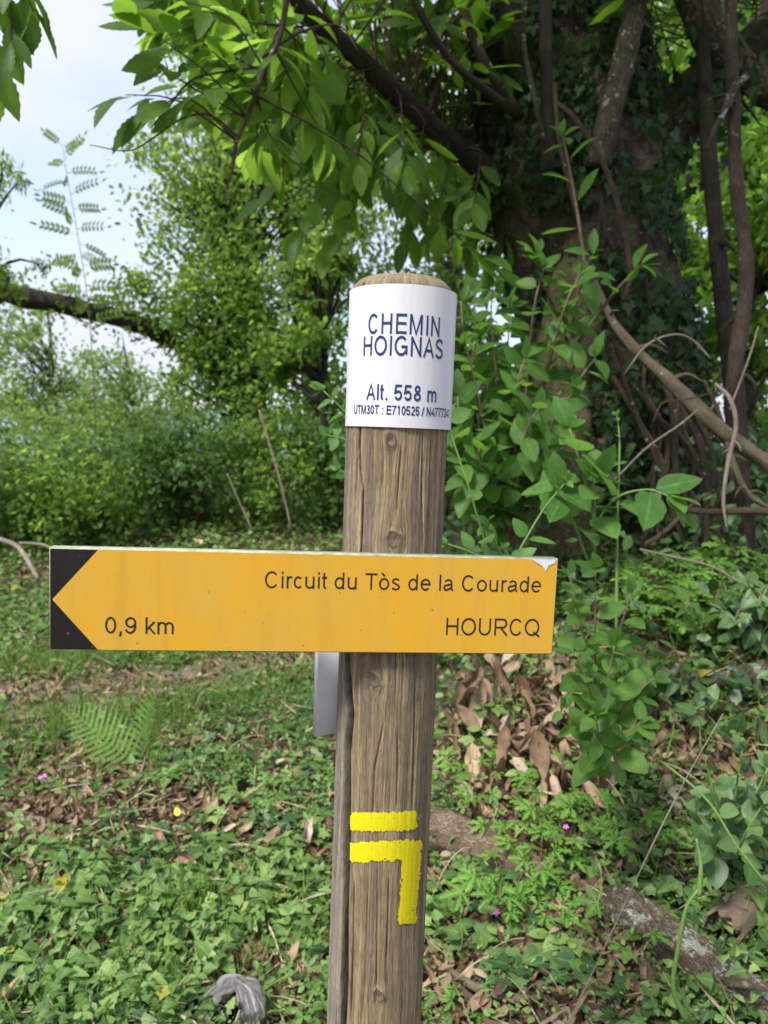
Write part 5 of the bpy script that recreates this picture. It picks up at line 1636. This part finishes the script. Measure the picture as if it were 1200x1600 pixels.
# ================================================================== GROUND COVER
bare_c = [(*G(130, 1215)[:2], 0.42, 0.34), (*G(60, 1290)[:2], 0.36, 0.24), (*G(280, 1275)[:2], 0.26, 0.12), (*G(355, 1565)[:2], 0.11, 0.07), (*G(40, 1390)[:2], 0.12, 0.08), (*G(700, 1560)[:2], 0.14, 0.1), (*G(810, 1190)[:2], 0.34, 0.42),
          (*G(410, 1520)[:2], 0.10, 0.08), (*G(820, 1330)[:2], 0.2, 0.1)]
def bare(x, y):
    m = np.zeros_like(x)
    for cx, cy, rx, ry in bare_c:
        m = np.maximum(m, np.exp(-(((x - cx) / rx) ** 2 + ((y - cy) / ry) ** 2) * 1.2))
    m = np.maximum(m, np.exp(-(path_dist(x, y) / 0.30) ** 2 * 1.4))
    return m
def wedge(n, y0, y1, pw=1.0, xl=-0.66, xr=0.66):
    y = y0 + (y1 - y0) * rng.random(n) ** pw
    x = rng.uniform(xl, xr, n) * y + rng.uniform(-0.15, 0.15, n)
    return x, y
def cover(name, label, T, mat, n, y0, y1, size, hmax, thr, seed, pw=1.2, dens=3.0, tilt=0.5, xl=-0.66, xr=0.66, up_=1.0, cat='ground cover', tipz=0.0, zoff=0.012, barew=1.0):
    x, y = wedge(n, y0, y1, pw, xl, xr)
    ptch = fbm(x, y, dens, seed, 3)
    keep = (ptch > thr) & (rng.random(n) > bare(x, y) * 1.15 * barew) & (np.hypot(x - PX, y - PY) > 0.09)
    x, y = x[keep], y[keep]
    n = len(x)
    h = hmax * rng.random(n) ** 1.3
    pos = np.stack([x, y, H(x, y) + zoff + h], 1)
    tip = rnd_unit(n) * [1, 1, 0.35] + [0, 0, tipz]
    nr = np.array([0.0, -0.25, up_]) + rng.normal(size=(n, 3)) * tilt
    mb = MB()
    mb.add(*scatter(T, pos, tip, nr, rng.uniform(size[0], size[1], n) * (0.6 + 0.4 * rng.random(n) ** 0.5), np.clip(0.62 * fbm(x, y, 1.7, seed + 3, 3) + 0.55 * rng.random(n) - 0.08, 0, 0.999)))
    return tag(obj(name, mb.mesh(name), mat), label, cat, kind='stuff')
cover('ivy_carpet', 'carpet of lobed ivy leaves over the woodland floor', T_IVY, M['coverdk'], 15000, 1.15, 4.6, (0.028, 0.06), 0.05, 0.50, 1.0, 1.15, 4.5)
cover('nettle_carpet', 'carpet of fresh oval dead-nettle leaves over the woodland floor', T_HEART_LO, M['cover'], 15000, 1.15, 4.8, (0.024, 0.06), 0.09, 0.53, 6.0, 1.15, 3.8)
cover('seedling_carpet', 'tiny bright seedlings scattered through the ground cover', T_SMALL, M['cover'], 42000, 1.15, 5.0, (0.010, 0.027), 0.055, 0.42, 9.0, 1.1, 2.6, barew=0.8)
cover('trefoil_carpet', 'patches of three-part trefoil leaves at the foot of the post', T_TRI, M['cover'], 7500, 1.15, 3.6, (0.035, 0.06), 0.09, 0.50, 14.0, 1.1, 2.6)
cover('bank_carpet', 'low green plants covering the far bank below the hedge', T_OVAL_LO, M['cover'], 12000, 4.6, 9.0, (0.045, 0.085), 0.12, 0.40, 17.0, 1.0, 1.2, xr=0.2)
cover('bank_herbs', 'brighter herbs growing along the far side of the footpath', T_SMALL, M['cover'], 16000, 4.2, 8.0, (0.03, 0.06), 0.10, 0.42, 19.0, 1.2, 1.1, xr=0.3)
# leaf litter under everything
x, y = wedge(30000, 1.1, 8.5, 1.25)
keep = fbm(x, y, 2.2, 31, 3) + 0.25 * bare(x, y) > 0.46 + 0.12 * rng.random(len(x))
x, y = x[keep], y[keep]
n = len(x)
mb = MB()
mb.add(*scatter(T_DEAD_LO, np.stack([x, y, H(x, y) + 0.008 + 0.04 * rng.random(n) ** 2], 1), rnd_unit(n) * [1, 1, 0.15], np.array([0, 0, 1.0]) + rng.normal(size=(n, 3)) * 0.3, rng.uniform(0.035, 0.09, n)))
tag(obj('leaf_litter', mb.mesh('leaf_litter'), M['dead']), 'thin brown litter of small dead leaves on the soil', 'leaf litter', kind='stuff')
x, y = wedge(2600, 1.15, 6.0, 1.2)
n = len(x)
mb = MB()
mb.add(*scatter(T_GRASS, np.stack([x, y, H(x, y) + 0.02 + 0.05 * rng.random(n)], 1), rnd_unit(n) * [1, 1, 0.3], rnd_unit(n) + [0, 0, 1.0], rng.uniform(0.06, 0.22, n)))
tag(obj('dry_straw', mb.mesh('dry_straw'), M['straw']), 'thin dry straws and stalks strewn through the ground cover', 'straw', kind='stuff')
# grass
def grass_pos(n, cx, cy, sx, sy):
    return np.stack([cx + rng.normal(size=n) * sx, cy + rng.normal(size=n) * sy], 1)
NG = 17000
kk = rng.integers(0, 150, NG)
off = np.where(rng.random(NG) < 0.6, rng.normal(size=NG) * 0.15 - 0.54, rng.normal(size=NG) * 0.18 + 0.52)
xy = pc[kk, :2] - sv_[kk, :2] * (-off)[:, None]
xy = xy + rng.normal(size=xy.shape) * 0.05
xy2 = np.stack(wedge(9000, 1.2, 4.6, 1.2), 1)
kp_ = fbm(xy2[:, 0], xy2[:, 1], 1.6, 23, 3) > 0.48
xy = np.concatenate([xy, xy2[kp_]])
xy = xy[(np.hypot(xy[:, 0] - PX, xy[:, 1] - PY) > 0.1) & (np.abs(xy[:, 0]) < 0.75 * xy[:, 1]) & (xy[:, 1] > 1.1)]
n = len(xy)
mb = MB()
mb.add(*scatter(T_GRASS, np.column_stack([xy, H(xy[:, 0], xy[:, 1])]), np.array([0, 0, 1.0]) + rng.normal(size=(n, 3)) * 0.38, rnd_unit(n) * [1, 1, 0.2], rng.uniform(0.06, 0.15, n)))
tag(obj('grass', mb.mesh('grass'), M['grass']), 'fine green grass along the footpath and among the herbs', 'grass', kind='stuff')

me_gr = leaf_mesh('grass_blade', T_GRASS, M['grass'])
for k, (px, py, nb_, sz_, lb) in enumerate([(290, 1450, 46, 0.20, 'spiky grass tuft among the nettles beside the grey stump'), (90, 1160, 40, 0.20, 'arching grass tuft beside the fern'), (130, 1130, 34, 0.18, 'grass tuft at the edge of the footpath behind the fern'),
                                             (490, 1110, 26, 0.16, 'grass tuft beneath the small white board')]):
    b = G(px, py)
    t = thing('grass_tuft', lb, 'tuft', b)  # a tuft of plain grass, built blade by blade
    for z in range(nb_):
        tip = np.array([0, 0, 0.9]) + rng.normal(size=3) * [0.55, 0.55, 0.1]
        place_leaf(me_gr, b + rng.normal(size=3) * [0.02, 0.02, 0], tip, np.array([-tip[0], -tip[1], 0.8]) * -1, sz_ * rng.uniform(0.6, 1.2), t, b, 'blade')

# individual low plants that stand out of the carpet
me_c1 = leaf_mesh('nettle_leaf', T_HEART, M['cover'])
me_c2 = leaf_mesh('round_leaf', T_ROUND, M['cover'])
me_c3 = leaf_mesh('ivy_leaf', T_IVY, M['coverdk'])
me_c4 = leaf_mesh('ivy_leaf_fresh', T_IVY, M['cover'])
def rosette(name, label, group, px, py, me, n, size, h):
    b = G(px, py)
    t = thing(name, label, 'plant', b, group)
    mb = MB()
    for z in range(n):
        a = z * 2.4 + rng.uniform(-.3, .3)
        rr = size * (0.25 + 0.75 * (z / n))
        p = b + np.array([math.cos(a) * rr * 0.6, math.sin(a) * rr * 0.6, h * (1 - 0.6 * z / n)])
        place_leaf(me, p, [math.cos(a), math.sin(a), -0.1], np.array([0.3 * math.cos(a), 0.3 * math.sin(a) - 0.25, 1]) + rng.normal(size=3) * 0.15, size * rng.uniform(0.75, 1.2), t, b)
        mb.add(*tube(np.array([b, (b + p) / 2 + [0, 0, 0.2 * h], p]), [0.0016, 0.0014, 0.001], 5, 4))
    obj('stem', mb.mesh('stem', b), M['stem'], t)
def spread(n, x0, x1, y0, y1, avoid=0.45):
    res = []
    while len(res) < n:
        a, b = rng.uniform(x0, x1), rng.uniform(y0, y1)
        if 500 < a < 665:
            continue
        g_ = G(a, b)
        if bare(np.array([g_[0]]), np.array([g_[1]]))[0] < avoid:
            res.append((a, b))
    return res
for a, b in spread(46, 5, 500, 1330, 1595):
    rosette('nettle_plant', 'fresh dead-nettle plant in the carpet beside the grey stump', 'dead-nettles in the carpet', a, b, me_c1, int(rng.integers(6, 10)), rng.uniform(0.045, 0.062), 0.09)
for a, b in spread(30, 220, 510, 1130, 1420):
    rosette('ivy_plant', 'pale heart-shaped ivy shoot in the carpet between the fern and the post', 'ivy shoots between fern and post', a, b, me_c4, int(rng.integers(5, 8)), rng.uniform(0.045, 0.065), 0.06)
for a, b in spread(26, 670, 900, 1320, 1560):
    rosette('ivy_plant', 'ivy shoot in the carpet between the post and the lichened log', 'ivy shoots by the lichened log', a, b, me_c3 if rng.random() < 0.55 else me_c2, int(rng.integers(5, 8)), rng.uniform(0.045, 0.062), 0.06)
for a, b in spread(22, 1000, 1195, 1290, 1560):
    rosette('bank_plant', 'small rounded-leaf plant around the curled bark', 'plants around the curled bark', a, b, me_c2, int(rng.integers(5, 8)), rng.uniform(0.04, 0.055), 0.06)
for a, b in spread(20, 680, 960, 1040, 1260, 1.1):
    rosette('bank_plant', 'soft green plant growing up through the dead chestnut leaves', 'plants among the dead chestnut leaves', a, b, me_c2, int(rng.integers(5, 8)), rng.uniform(0.04, 0.055), 0.10)

# herb robert with dissected leaves, some in flower
me_hr = leaf_mesh('dissected_leaf', T_ROBERT, M['robert'])
fv = []
pet = blade(4, 0.26, obov, fold=0.1, droop=0.1)
FLW = MB()
for k in range(5):
    a = 2 * math.pi * k / 5
    FLW.add(*scatter(pet, [[0, 0, 0]], [[math.cos(a), math.sin(a), 0.25]], [[0, 0, 1]], 1.0))
me_fl = FLW.mesh('flower'); me_fl.materials.append(M['petal'])
def robert(px, py, n, size, h, label, group=None, flowers=()):
    b = G(px, py)
    t = thing('herb_robert', label, 'plant', b, group)
    mb = MB()
    for z in range(n):
        a = z * 2.4 + rng.uniform(-.4, .4)
        rr = size * rng.uniform(0.5, 1.9)
        p = b + np.array([math.cos(a) * rr, math.sin(a) * rr, h * rng.uniform(0.5, 1.1)])
        place_leaf(me_hr, p, [math.cos(a), math.sin(a), 0.1], np.array([0, -0.45, 1]) + rng.normal(size=3) * 0.2, size * rng.uniform(0.7, 1.15), t, b)
        mb.add(*tube(np.array([b, (b + p) / 2 + [0, 0, 0.15 * h], p - np.array([math.cos(a), math.sin(a), 0]) * size * 0.3]), [0.0016, 0.0013, 0.001], 5, 4))
    d0 = float((b - CAM) @ fw)
    for (fx, fy) in flowers:
        p = P(fx, fy, d0 - 0.05)
        mb.add(*tube(np.array([b, (b + p) / 2 + [0.01, 0, 0], p]), [0.0014, 0.0012, 0.0009], 6, 4))
        place_leaf(me_fl, p, [1, 0, 0.1], [0.1, -0.7, 0.7], 0.0095, t, b, 'flower')
    obj('stem', mb.mesh('stem', b), M['redstem'], t)
RG = 'herb robert clump above the lichened log'
rl = 'bright herb robert with cut leaves between the brown log and the lichened log'
for (px, py) in [(745, 1300), (800, 1345), (850, 1330), (905, 1335), (950, 1325), (980, 1350), (840, 1400), (790, 1440), (830, 1470), (960, 1490), (730, 1245), (840, 1290)]:
    robert(px, py, int(rng.integers(6, 10)), rng.uniform(0.042, 0.058), 0.13, rl, RG)
robert(880, 1345, 8, 0.05, 0.13, 'herb robert bearing two pink flowers above the brown log', None, [(884, 1292), (863, 1312)])
robert(770, 1460, 7, 0.05, 0.12, 'herb robert bearing one pink flower close to the post', None, [(776, 1425)])
for (px, py) in [(690, 1598), (750, 1592)]:
    robert(px, py, 5, 0.035, 0.04, 'small herb robert sprouting beside the broken sticks', 'herb robert beside the broken sticks')
for k in range(24):
    px, py = rng.uniform(1000, 1220), rng.uniform(915, 1010)
    robert(px, py, int(rng.integers(8, 12)), rng.uniform(0.06, 0.085), 0.16, 'lush herb robert in the bed below the root tangle', 'herb robert bed below the root tangle')
robert(1020, 960, 7, 0.055, 0.10, 'herb robert bearing two pink flowers in the bed below the root tangle', None, [(1006, 926), (1062, 950)])
robert(1130, 930, 7, 0.055, 0.10, 'herb robert bearing one pink flower below the level stick', None, [(1125, 897)])
robert(75, 1240, 5, 0.04, 0.04, 'herb robert with pink flowers on the bare patch', None, [(70, 1212), (63, 1215)])
robert(445, 1500, 5, 0.035, 0.05, 'small herb robert sprouting among dead leaves beside the grey stump')

# fern
b = G(215, 1205)
fern = thing('fern', 'light green fern with two arching fronds beside the bare patch', 'fern', b)
me_fr = leaf_mesh('frond', T_FROND, M['fern'])
db = float((b - CAM) @ fw)
for (tx, ty, dd, sc, nn_) in [(112, 1120, -0.02, 1.0, (0.05, -1.0, 0.55)), (252, 1078, 0.05, 1.0, (0.75, -0.7, 0.3)), (285, 1180, 0.1, 0.6, (0, -0.8, 0.6))]:
    tip = P(tx, ty, db + dd)
    v = tip - b
    place_leaf(me_fr, b + [0, 0, 0.02], v, nn_, float(np.linalg.norm(v)) * 1.05, fern, b, 'frond')

# ================================================================== DEAD LEAVES, STICKS, LOGS
me_dead = [leaf_mesh('dead_leaf_%d' % k, T_DEADS[k], M['dead'] if k % 3 else M['deadpale']) for k in range(8)]
me_yel = leaf_mesh('yellow_leaf', T_OVAL, M['yellowleaf'])
def dead(px, py, size, label, group, steep=0.15, lift=0.0, me=None, tipz=None):
    p = G(px, py)
    tip = rnd_unit(1)[0] * [1, 1, 0.25]
    if tipz is not None:
        tip = tip * 0.75 + np.array([0, -0.25, tipz])
        nr = np.array([rng.normal() * 0.9, -1.0, rng.normal() * 0.4 + 0.2])
    else:
        nr = np.array([0, -0.2, 1.0]) + rng.normal(size=3) * steep
    p = p + [0, 0, 0.02 + lift]
    o = place_leaf(me or me_dead[int(rng.integers(0, 8))], p, tip, nr, size, None, (0, 0, 0), 'fallen_leaf')
    tag(o, label, 'leaf', group)
for k in range(84):
    a, b = rng.uniform(690, 985), rng.uniform(1075, 1310)
    if (a - 830) ** 2 / 150 ** 2 + (b - 1190) ** 2 / 125 ** 2 > 1:
        a, b = 820 + rng.normal() * 80, 1190 + rng.normal() * 65
    dead(a, b, rng.uniform(0.09, 0.185), 'large curled dead chestnut leaf hanging in the drift beside the post', 'dead chestnut leaves in the drift', tipz=-0.9, lift=rng.uniform(0.04, 0.13))
for k in range(30):
    dead(rng.uniform(690, 1190), rng.uniform(1130, 1330), rng.uniform(0.09, 0.14), 'flat dead chestnut leaf lying at the foot of the drift', 'flat dead leaves under the drift', 0.4)
for k in range(10):
    dead(370 + rng.uniform(0, 90), 1480 + rng.uniform(0, 55), rng.uniform(0.05, 0.09), 'small curled dead leaf piled against the grey stump', 'dead leaves by the grey stump', 0.6)
for k in range(95):
    dead(rng.uniform(0, 350), rng.uniform(1170, 1400), rng.uniform(0.05, 0.10), 'brown dead leaf on the bare patch beside the fern', 'dead leaves on the bare patch', 0.35)
for k in range(26):
    dead(rng.uniform(200, 515), rng.uniform(1130, 1480), rng.uniform(0.06, 0.11), 'brown dead leaf caught in the ivy carpet before the post', 'dead leaves in the ivy carpet', 0.4, 0.03)
for k in range(30):
    dead(rng.uniform(680, 1195), rng.uniform(1360, 1598), rng.uniform(0.06, 0.11), 'brown dead leaf scattered around the lichened log', 'dead leaves around the lichened log', 0.45, 0.01)
for k in range(36):
    dead(rng.uniform(180, 545), rng.uniform(806, 856), rng.uniform(0.10, 0.18), 'brown dead leaf on the far bank below the hedge', 'dead leaves on the far bank', 0.5, 0.05)
for k, (px, py, lb) in enumerate([(295, 1372, 'broad pale dead leaf standing up in the nettles'), (480, 1330, 'broad pale dead leaf leaning against the post side'), (1150, 1475, 'broad pale dead leaf beside the curled bark')]):
    dead(px, py, 0.12, lb, None, 0.3, 0.05, leaf_mesh('dead_leaf_1p', T_DEADS[1], M['deadpale']), 0.2)
dead(84, 1437, 0.055, 'bright yellow fallen leaf at the edge of the nettles', None, 0.3, 0.06, me_yel)
dead(279, 1308, 0.035, 'small round yellow fallen leaf in the ivy carpet', None, 0.3, 0.05, me_yel)

def lie(name, label, cat, pxs, rpx, mat, lift=0.0, n=20, seg=10, rough=0.3, seed=0.0, group=None, flat=1.0):
    pts = []
    for (a, b) in pxs:
        g_ = G(a, b)
        d = float((g_ - CAM) @ fw)
        pts.append(g_ + [0, 0, lift])
    r = [q * float((p - CAM) @ fw) / FPX for q, p in zip(rpx, pts)]
    pts = np.array(pts)
    pts[:, 2] += np.array(r) * 0.75
    mb = MB()
    mb.add(*tube(pts, r, n, seg, rough, 6.0, seed, flat))
    spurs(mb, pts, r, 4)
    b = pts[0]
    o = obj(name, mb.mesh(name, b), mat)
    o.location = [float(v) for v in b]
    return tag(o, label, cat, group)
lie('log', 'thick brown bark-covered branch lying behind the post foot', 'log', [(610, 1330), (680, 1318), (740, 1338), (800, 1362), (850, 1392), (900, 1405)], [34, 33, 30, 26, 20, 9], M['log'], 0, 40, 20, 0.35, 81)
lie('log', 'grey log blotched with pale lichen sloping down the bank', 'log', [(930, 1418), (985, 1450), (1050, 1498), (1110, 1545), (1180, 1590), (1250, 1640)], [14, 32, 36, 34, 32, 30], M['lichenlog'], 0, 44, 20, 0.4, 82)
lie('lichened_branch', 'pale lichened branch reaching through the dogwood leaves', 'branch', [(985, 1120), (1040, 1110), (1085, 1100), (1140, 1090), (1220, 1072)], [9, 11, 12, 13, 13], M['lichenlog'], 0.05, 24, 12, 0.45, 83)
lie('lichened_branch', 'short lichen-crusted stub lying under the drift of dead leaves', 'branch', [(975, 1258), (1000, 1268), (1025, 1278)], [8, 10, 9], M['lichenlog'], 0.02, 12, 10, 0.4, 84)
lie('lichened_branch', 'forked pale twig stub joining the lichened branch', 'branch', [(1030, 1125), (1050, 1085), (1062, 1062)], [7, 6, 4], M['palewood'], 0.06, 10, 8, 0.4, 85)
lie('stick', 'pale upright stick end sticking out under the bramble', 'stick', [(1040, 1235), (1050, 1270), (1075, 1310)], [7, 7, 6], M['palewood'], 0.03, 12, 8, 0.3, 86)
lie('stick', 'dark thin branch running from the curled bark off along the bank', 'stick', [(1070, 1415), (1120, 1440), (1170, 1452), (1240, 1470)], [6, 8, 8, 8], M['twig'], 0.01, 16, 8, 0.3, 87)
lie('stick', 'brown rotten branch above the lichened log', 'stick', [(960, 1352), (1010, 1372), (1060, 1400), (1110, 1425)], [14, 15, 13, 10], M['barkdk'], 0.0, 18, 10, 0.4, 88)
for k, (pts, r, lb, mt) in enumerate([([(700, 1535), (740, 1562), (800, 1580), (848, 1580)], [5, 7, 7, 6], 'broken tan stick with a clean cut end beside the post foot', 'tan'), ([(700, 1545), (735, 1578), (765, 1598)], [4, 5, 5], 'short brown stick crossing the clean-cut stick', 'log'),
                                      ([(900, 1590), (930, 1602), (960, 1630)], [5, 6, 6], 'pale stick poking out below the lichened log', 'palewood'), ([(660, 1415), (690, 1432), (720, 1445)], [2, 2, 2], 'thin white straw beside the hooked paint mark', 'palewood'),
                                      ([(180, 1250), (205, 1300), (240, 1330)], [2, 2, 2], 'thin curved twig on the bare patch', 'twig'), ([(410, 1330), (420, 1290), (438, 1262)], [2, 2.5, 2], 'short twig standing in the ivy carpet', 'twig'),
                                      ([(420, 1088), (450, 1076), (480, 1070)], [4, 5, 3], 'small brown stick lying in the grass behind the yellow board', 'twig'), ([(190, 1040), (215, 1032), (240, 1026)], [3, 4, 3], 'dark stick lying on the footpath', 'twig'),
                                      ([(470, 1380), (500, 1368), (520, 1355)], [5, 6, 5], 'red-brown bark strip lying against the post', 'log'), ([(225, 1510), (250, 1540), (290, 1565)], [2, 3, 2], 'dark bent twig among the nettles', 'twig'),
                                      ([(280, 1118), (315, 1114), (350, 1110)], [5, 6, 4], 'weathered stick lying behind the fern', 'twig'), ([(1000, 1240), (960, 1210), (920, 1195)], [2, 3, 2], 'thin rod pressed across the drift of dead leaves', 'redstem'),
                                      ([(680, 1215), (740, 1175), (830, 1130), (880, 1118)], [2, 3, 3, 2], 'long thin rod leaning through the drift of dead leaves', 'redstem')]):
    lie('stick', lb, 'stick', pts, r, M[mt], 0.02, 14, 7, 0.3, 90 + k)

# slabs of rotten wood on the bare patch
for k, (px, py, ln_, wd_, an) in enumerate([(130, 1195, 0.16, 0.05, 0.3), (105, 1225, 0.13, 0.045, 0.1), (150, 1240, 0.14, 0.04, 0.45), (60, 1290, 0.09, 0.04, -0.5), (110, 1080, 0.2, 0.06, 0.2)]):
    b = G(px, py)
    q = [b + np.array([math.cos(an), math.sin(an), 0]) * ln_ * s for s in (-1, -0.3, 0.4, 1)]
    for v in q:
        v[2] = float(H(v[0], v[1])) + 0.012
    V, F, L = tube(np.array(q), [wd_ * 0.3, wd_, wd_ * 0.9, wd_ * 0.35], 16, 12, 0.5, 9, k, 0.3)
    V[:, 2] = (V[:, 2] - b[2]) * 0.55 + b[2]
    o = obj('rotten_slab', make_mesh('rotten_slab', V - b, F, L), M['palewood'])
    o.location = [float(v) for v in b]
    tag(o, 'flaking slab of pale rotten wood on the bare earth', 'wood', 'rotten wood slabs on bare earth')

# grey weathered stump
b = G(360, 1590)
st_ = thing('stump', 'weathered grey twisted stump remnant low beside the post', 'stump', b)
d0 = float((b - CAM) @ fw)
for pts, r, mt in (([(318, 1660, d0), (326, 1610, d0), (346, 1572, d0), (368, 1552, d0), (378, 1542, d0)], [30, 33, 30, 22, 8], 'barkdk'),
                   ([(306, 1640, d0 - .04), (318, 1592, d0 - .04), (338, 1556, d0 - .03), (362, 1536, d0 - .02), (380, 1530, d0 - .02)], [8, 13, 15, 13, 5], 'greywood'),
                   ([(368, 1532, d0 - .03), (384, 1550, d0 - .05), (392, 1590, d0 - .06), (384, 1660, d0 - .05)], [8, 17, 19, 22], 'greywood')):
    limb(st_, 'wood', pts, r, M[mt], 60, 22, 0.9, r[0], 22.0)

# curled slab of bark
b = G(1165, 1440)
th_ = np.linspace(-0.9, 3.3, 26)
V = []
axd = nrmz(np.array([0.75, 0.65, 0.05])); sdv = nrmz(np.cross([0, 0, 1.0], axd))
for r_ in (1.0, 0.86):
    for k, a in enumerate(th_):
        for s in np.linspace(-1, 1, 8):
            rr = 0.042 * r_ * (1 + 0.25 * (fbm(a * 1.5, s * 2, 1.6, 4, 3) - 0.5))
            V.append(b + axd * (s * 0.13 + 0.012 * math.sin(a * 7) * abs(s)) + sdv * math.cos(a) * rr + np.array([0, 0, 0.035 + math.sin(a) * rr]))
F = []
for h_ in range(2):
    for k in range(25):
        for s in range(7):
            q = h_ * 208 + k * 8 + s
            F.append((q, q + 1, q + 9, q + 8))
for k in range(25):
    for s in (0, 7):
        F.append((k * 8 + s, (k + 1) * 8 + s, 208 + (k + 1) * 8 + s, 208 + k * 8 + s))
for s in range(7):
    for k in (0, 25):
        F.append((k * 8 + s, k * 8 + s + 1, 208 + k * 8 + s + 1, 208 + k * 8 + s))
o = obj('curled_bark', make_mesh('curled_bark', np.array(V) - b, np.array(F)), M['log'])
o.location = [float(v) for v in b]
tag(o, 'curled slab of pale bark lying on the bank', 'bark')

# moss cushion
b = G(1030, 1592)
mo = thing('moss_cushion', 'round olive moss cushion under the lichened log', 'moss', b)
u = np.linspace(0, 2 * math.pi, 26, endpoint=False); vv = np.linspace(0, math.pi / 2, 9)
U_, V2 = np.meshgrid(u, vv)
rr = 0.050 * (1 + 0.35 * (fbm(np.cos(U_) * 2, np.sin(U_) * 2 + V2 * 2, 1.4, 2, 3) - 0.5))
Vm = np.stack([rr * np.cos(U_) * np.cos(V2), rr * 0.8 * np.sin(U_) * np.cos(V2), rr * 0.7 * np.sin(V2) - 0.008], -1).reshape(-1, 3)
i, j = np.meshgrid(np.arange(8), np.arange(26), indexing='ij'); i, j = i.ravel(), j.ravel(); j2 = (j + 1) % 26
mm = NT('moss'); n_ = mm.noise(mm.pos(), 220, 3)
mmat = mm.base(mm.ramp(n_, [(0.3, (.05, .06, .008)), (0.7, (.15, .16, .03))]), 0.95, 0.1)
obj('cushion', make_mesh('cushion', Vm, np.stack([i * 26 + j, i * 26 + j2, (i + 1) * 26 + j2, (i + 1) * 26 + j], 1)), mmat, mo)
k = rng.integers(0, len(Vm), 2600)
mb = MB(); pm = Vm[k] + rng.normal(size=(2600, 3)) * 0.004
mb.add(*scatter(T_NARROW, pm, nrmz(pm + [0, 0, 0.02]) + rng.normal(size=pm.shape) * 0.4, rnd_unit(2600), rng.uniform(0.006, 0.012, 2600)))
obj('fronds', mb.mesh('fronds'), mmat, mo, 'stuff')
